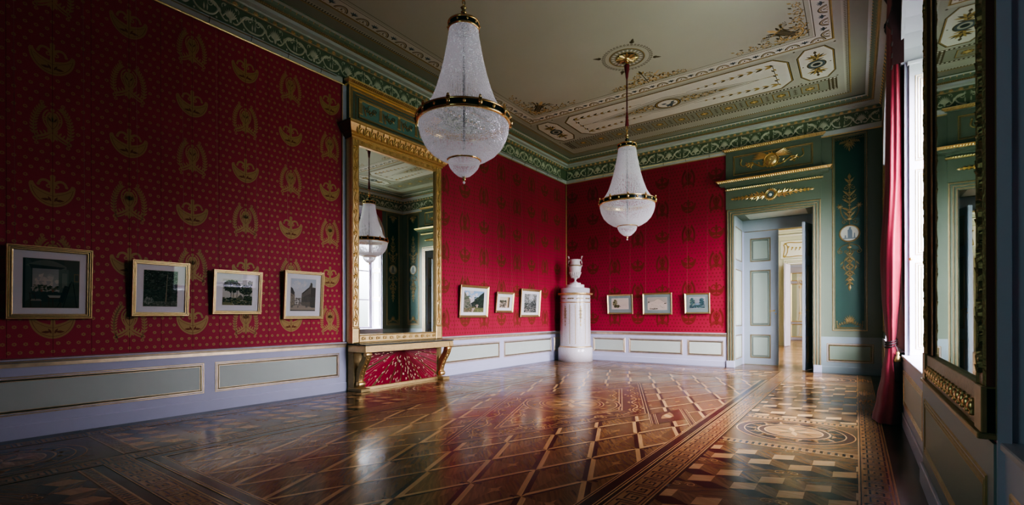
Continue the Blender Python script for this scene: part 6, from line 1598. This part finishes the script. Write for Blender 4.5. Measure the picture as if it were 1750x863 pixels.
# ------------------------------------------------------------------ CURTAIN
def curtain():
    t = thing('curtain', 'crimson damask curtain tied back with a tasselled cord beside the window at right', 'curtain', (7.04, -5.0, 0))
    P = t.location
    KZ = [(4.95, 6.985, 7.108), (4.4, 6.972, 7.112), (3.4, 6.962, 7.116), (2.77, 6.955, 7.116), (1.8, 6.915, 7.11), (1.4, 6.925, 7.095), (1.06, 6.95, 7.07), (.93, 6.966, 7.058), (.88, 6.968, 7.056), (.80, 6.955, 7.065), (.53, 6.918, 7.098), (.25, 6.872, 7.11), (.012, 6.828, 7.115)]
    def at(z):
        for (z1, l1, r1), (z0, l0, r0) in zip(KZ, KZ[1:]):
            if z0 <= z <= z1: f = (z1-z)/(z1-z0); f = f*f*(3-2*f); return l1+(l0-l1)*f, r1+(r0-r1)*f
        return KZ[-1][1:]
    mb = MB(); nz, na = 80, 132; rows = []
    for i in range(nz+1):
        z = 4.95+(.012-4.95)*i/nz; l, r = at(z); rx = (r-l)/2; cx = (l+r)/2; ry = .05+rx*2.1
        row = []
        for k in range(na):
            a = 2*pi*k/na; am = .05 if .7 < z < 1.2 else .075
            f = 1-am/2+am/2*sin(a*8+sin(z*1.3)*.8)+.03*sin(a*5+z*2.2)
            row.append((min(7.117, cx+rx*f*cos(a))-P.x, -5.0+ry*f*sin(a)-P.y, z))
        rows.append(row)
    k0 = 0
    for i in range(nz+1): mb.v += rows[i]
    for i in range(nz):
        for k in range(na):
            j = (k+1) % na; mb.f.append((i*na+k, i*na+j, (i+1)*na+j, (i+1)*na+k)); mb.m.append('curtain_red'); mb.g.append(0); mb.c.append(None); mb.sm.append(True)
    mb.build('drape', t)
    mb = MB()
    for z, m in ((.905, .008), (.88, .010), (.85, .008)):
        l, r = at(z); pts = [((l+r)/2+((r-l)/2+.006)*cos(2*pi*k/24)-P.x, -5.0+(.05+(r-l)*1.05+.006)*sin(2*pi*k/24)-P.y, z+.02*cos(2*pi*k/24)) for k in range(25)]
        mb.tube(pts, m, 'tassel_dark', 8)
    mb.build('tie_cord', t)
    mb = MB(); c = (7.058-P.x, -5.20-P.y, 0)
    mb.tube([(7.035-P.x, -5.155-P.y, .87), (7.05-P.x, -5.19-P.y, .84), (c[0], c[1], .80)], .006, 'tassel_dark', 6)
    mb.lathe([(0, .80), (.014, .795), (.018, .775), (.012, .76), (.022, .745), (.032, .715), (.034, .69), (.028, .685)], 'gilt_old', 14, c)
    mb.lathe([(.028, .69), (.036, .66), (.040, .56), (.042, .48), (.036, .475), (0, .475)], 'tassel_dark', 20, c); mb.build('tassel', t)
    # dark fringed swag at the head
    mb = MB(); R = random.Random(2)
    for s in range(3):
        y = -5.22+s*.18
        pts = []
        for k in range(9):
            z = 4.98-.13*k; w = .06+.045*sin(k*1.9+s)-.003*k*k*.4
            pts.append((7.06-max(.045, w)-P.x, y-P.y, z))
        for k in range(8):
            a, b = pts[k], pts[k+1]; mb.face([a, (7.115-P.x, a[1]-.02, a[2]), (7.115-P.x, b[1]-.02, b[2]), b], 'curtain_dark', smooth=True); mb.face([a, (a[0], a[1]+.18, a[2]), (b[0], b[1]+.18, b[2]), b], 'curtain_dark', smooth=True)
            mb.tube([b, (b[0]-.006, b[1]-.01, b[2]-.05)], .007, 'tassel_dark', 5)
    mb.build('swag', t)
    mb = MB(); mb.bbox(6.99-P.x, -5.24-P.y, 4.93, 7.118-P.x, -4.70-P.y, 4.99, 'gilt_old', .006); mb.build('pelmet', t)
curtain()

# ------------------------------------------------------------------ ENFILADE beyond the door
def enfilade():
    mb = MB()
    # second room: x 1.5..7.6, y 1.05..9.8 ; third room y 10..14.8
    mb.box(1.4, 1.05, 0, 1.5, 15, 5, 'cream_wall'); mb.box(9.2, 1.05, 0, 9.3, 15, 5, 'cream_wall')
    mb.build('wall_enfilade_sides', kind='structure')
    mb = MB(); mb.box(1.5, 9.8, 0, 4.54, 10.05, 5, 'cream_wall'); mb.box(5.75, 9.8, 0, 9.2, 10.05, 5, 'cream_wall'); mb.box(4.54, 9.8, 3.24, 5.75, 10.05, 5, 'cream_wall')
    o = Mo()
    o.frame([(5.93, 0), (5.93, 3.40), (4.34, 3.40), (4.34, 0)], [(0, 0), (.01, .05), (.05, .05), (.06, .02), (.12, .02), (.14, .05), (.18, .05), (.19, 0)], ['cream_wall', 'cream_light', 'gilt_dull', 'cream_wall', 'gilt_dull', 'cream_light', 'cream_light'], 0, closed=False)
    o.rect(4.26, 3.44, 6.0, 4.14, 'cream_light', .01); o.frame([(4.22, 3.42), (6.05, 3.42), (6.05, 4.16), (4.22, 4.16)], [(0, 0), (.015, .03), (.03, .01)], 'cream_wall', .0)
    g = 'paint_gold'
    c = (5.14, 3.78)
    for s in (-1, 1):
        o.stroke(bez((c[0]+s*.1, 4.05), (c[0]+s*.4, 4.0), (c[0]+s*.55, 4.12), (c[0]+s*.72, 4.04), 10), .035, g, .02, .015); o.stroke(bez((c[0]+s*.1, 3.50), (c[0]+s*.4, 3.56), (c[0]+s*.55, 3.46), (c[0]+s*.74, 3.52), 10), .035, g, .02, .015)
        o.stroke(bez((c[0]+s*.72, 4.04), (c[0]+s*.62, 3.9), (c[0]+s*.62, 3.7), (c[0]+s*.74, 3.52), 10), .03, g, .02, .015); o.stroke(bez((c[0]+s*.80, 4.0), (c[0]+s*.70, 3.85), (c[0]+s*.80, 3.7), (c[0]+s*.80, 3.5), 10), .035, g, .02, .015)
        for k in range(5): o.disc(c[0]+s*(.62-.13*k), 3.90-.05*k+(.01*k*k), .035, g, .022, 7, dome=.02); o.leaf(c[0]+s*(.62-.13*k), 3.88-.05*k+.01*k*k, -pi/2+s*.5, .10, .04, g, .02, ridge=.012)
        o.disc(c[0]+s*.76, 3.52, .045, g, .022, 8, dome=.02); o.disc(c[0]+s*.74, 4.02, .04, g, .022, 8, dome=.02)
    o.disc(c[0], 3.66, .05, g, .022, 8, dome=.02)
    mb.mo(o, lambda a, b, h: (a, 9.8-h, b))
    for z, d, m in ((4.30, .10, 'cream_light'), (4.40, .20, 'cream_wall'), (4.48, .30, 'cream_light'), (4.54, .34, 'gilt_dull'), (4.60, .42, 'cream_light'), (4.70, .55, 'cream_light')): mb.box(1.5, 9.8-d, z, 9.2, 9.8, z+.08, m)
    mb.build('wall_second_room', kind='structure')
    mb = MB(); mb.box(1.5, 14.8, 0, 9.2, 14.95, 5, 'cream_light'); mb.build('wall_third_room', kind='structure')
    mb = MB(); mb.box(1.4, 1.05, 4.8, 9.3, 15, 4.95, 'cream_light'); mb.build('ceiling_enfilade', kind='structure')
    mb = MB(); R = random.Random(8)
    o = Mo()
    for k in range(46):
        for j in range(6):
            x0 = 1.5+j*1.28; y0 = 1.06+k*.30; o.rect(x0, y0, x0+1.28, y0+.30, R.choice(('wood_mid2', 'wood_inlay', 'wood_inlay')), 0, g=R.choice((0, .02)))
    mb.mo(o, lambda a, b, h: (a, b, -.001)); mb.build('floor_enfilade', kind='structure', uv=True)
    # white leaf standing open in the second doorway
    mb = MB(); root = bpy.data.objects.new('door_3', None); COL.objects.link(root); root.location = (4.55, 9.78, 0); root['kind'] = 'structure'
    mb.bbox(-.03, 0, .01, .03, -.62, 3.2, 'white_paint', .004); mb.build('leaf', root); root.rotation_euler = (0, 0, radians(-9))
    # far door with mirror panels
    root = bpy.data.objects.new('door_4', None); COL.objects.link(root); root.location = (4.0, 14.78, 0); root['kind'] = 'structure'
    mb = MB(); mb.bbox(-.12, -.04, 0, 1.55, .02, 3.62, 'pale_paint', .004); mb.bbox(-.02, -.07, 0.03, .74, -.02, 3.5, 'white_paint', .004); mb.bbox(.76, -.07, 0.03, 1.50, -.02, 3.5, 'white_paint', .004)
    o = Mo()
    for x in (.11, .87):
        for z0, z1 in ((.14, .78), (.88, 2.72), (2.84, 3.24)):
            o.rect(x, z0, x+.54, z1, 'mirror_glass', .002); o.frame([(x, z0), (x+.54, z0), (x+.54, z1), (x, z1)], [(0, 0), (.02, .02), (.045, 0)], 'gilt', 0); o.rect(x+.26, z0+.05, x+.49, z1-.05, 'cream_light', .004)
            o.stroke(bez((x+.46, z1-.08), (x+.28, z1-.25), (x+.5, z0+.35), (x+.32, z0+.08), 12), .02, 'gilt', .006, .01)
        for zz in (1.3, 2.55):
            for k in range(5): o.leaf(x+.40, zz, k*1.25, .1, .035, 'gilt', .008, ridge=.01)
    mb.mo(o, lambda a, b, h: (a, -.072-h, b)); mb.build('leaf', root)
    # gilt candle sconce in front of it
    t = thing('candelabrum', 'gilt candelabrum with white candles glimpsed through the open doorways', 'candelabrum', (4.72, 13.9, 2.62))
    mb = MB()
    mb.tube([(0, 0, .05), (0, 0, .7), (0, 0, 2.16)], .012, 'gilt', 6); mb.lathe([(0, -.05), (.05, .0), (.03, .08), (.05, .12), (0, .16)], 'gilt', 10); mb.build('stem', t)
    for k in range(6):
        a = k*pi/3+.3; x, y = .24*cos(a), .24*sin(a)
        mb = MB(); mb.tube([(0, 0, .05), (x*.5, y*.5, -.02), (x*.9, y*.9, .02), (x, y, .12)], .012, 'gilt', 6); mb.lathe([(0, .12), (.03, .125), (.035, .14), (.015, .16)], 'gilt', 8, (x, y, 0)); arm = mb.build('arm', t)
        mb = MB(); mb.lathe([(.014, .15), (.014, .36), (.006, .37), (0, .375)], 'candle', 8, (x, y, 0)); mb.build('candle', t)
enfilade()

# ------------------------------------------------------------------ LIGHT
w = bpy.data.worlds.new('sky'); scene.world = w; w.use_nodes = True
nt = w.node_tree; nt.nodes.clear(); N = nt.nodes.new; K = nt.links.new
out = N('ShaderNodeOutputWorld'); bg = N('ShaderNodeBackground'); tc = N('ShaderNodeTexCoord'); sx = N('ShaderNodeSeparateXYZ'); rp = N('ShaderNodeValToRGB')
K(tc.outputs['Generated'], sx.inputs[0]); mr = N('ShaderNodeMapRange'); mr.inputs[1].default_value = -1; mr.inputs[2].default_value = 1
K(sx.outputs[2], mr.inputs[0]); K(mr.outputs[0], rp.inputs[0]); K(rp.outputs[0], bg.inputs[0]); K(bg.outputs[0], out.inputs[0])
e = rp.color_ramp.elements; e[0].position = .0; e[0].color = (.12, .15, .115, 1); e[1].position = 1.0; e[1].color = (.75, .86, 1.0, 1)
for p, c in ((.46, (.11, .145, .11, 1)), (.505, (.30, .32, .34, 1)), (.56, (.86, .86, 1.0, 1)), (.75, (.95, .94, 1.0, 1))):
    el = rp.color_ramp.elements.new(p); el.color = c
az = N('ShaderNodeMapRange'); az.inputs[1].default_value = -.75; az.inputs[2].default_value = .55; az.inputs[3].default_value = 30.0; az.inputs[4].default_value = 2.6
K(sx.outputs[1], az.inputs[0]); K(az.outputs[0], bg.inputs[1])
def area(name, loc, rot, sx_, sy_, energy, col=(1, 1, 1), portal=False, spread=pi):
    l = bpy.data.lights.new(name, 'AREA'); l.shape = 'RECTANGLE'; l.size = sx_; l.size_y = sy_; l.energy = energy; l.color = col; l.spread = spread
    if portal: l.cycles.is_portal = True
    o = bpy.data.objects.new(name, l); COL.objects.link(o); o.location = loc; o.rotation_euler = rot; return o
for i, (a, b) in enumerate(WIN[:2]):
    area('window_daylight', (W+.70, (a+b)/2, 2.85), (0, radians(90), 0), 4.4, b-a, 0, portal=True)
area('second_room_daylight', (9.0, 6.0, 2.4), (0, radians(82), 0), 3.2, 6.0, 80, (1.0, .98, .95))
area('third_room_daylight', (9.0, 12.4, 2.4), (0, radians(85), 0), 3.2, 3.5, 80, (1.0, .98, .97))
area('rear_fill_light', (4.6, -12.3, 1.7), (radians(90), 0, radians(-38)), 1.2, 2.4, 9, (.6, 1.0, .92))  # added fill lamp to lift the dark pier; no doorway is built there

# ------------------------------------------------------------------ CAMERA
cam = bpy.data.cameras.new('camera'); co = bpy.data.objects.new('camera', cam); COL.objects.link(co); scene.camera = co
co.location = (6.692, -11.926, 1.2)
yaw = .6241
co.rotation_euler = (Matrix.Rotation(yaw, 3, 'Z') @ Matrix.Rotation(pi/2, 3, 'X') @ Matrix.Rotation(-.0021, 3, 'Z')).to_euler()
cam.sensor_width = 36; cam.sensor_fit = 'HORIZONTAL'; cam.lens = 817.56/1750*36
cam.shift_y = (539.72-431.5)/1750; cam.clip_start = .02; cam.clip_end = 200
scene.view_settings.view_transform = 'AgX'
scene.view_settings.look = 'AgX - High Contrast'
scene.view_settings.exposure = 1.45
scene.view_settings.use_curve_mapping = True
cm = scene.view_settings.curve_mapping
cm.black_level = (.0, -.0022, -.0019)
cm.update()
scene.cycles.use_denoising = True
scene.cycles.max_bounces = 10; scene.cycles.diffuse_bounces = 6; scene.cycles.glossy_bounces = 6; scene.cycles.transparent_max_bounces = 24
scene.cycles.caustics_reflective = False; scene.cycles.caustics_refractive = False
scene.cycles.sample_clamp_indirect = 6.0
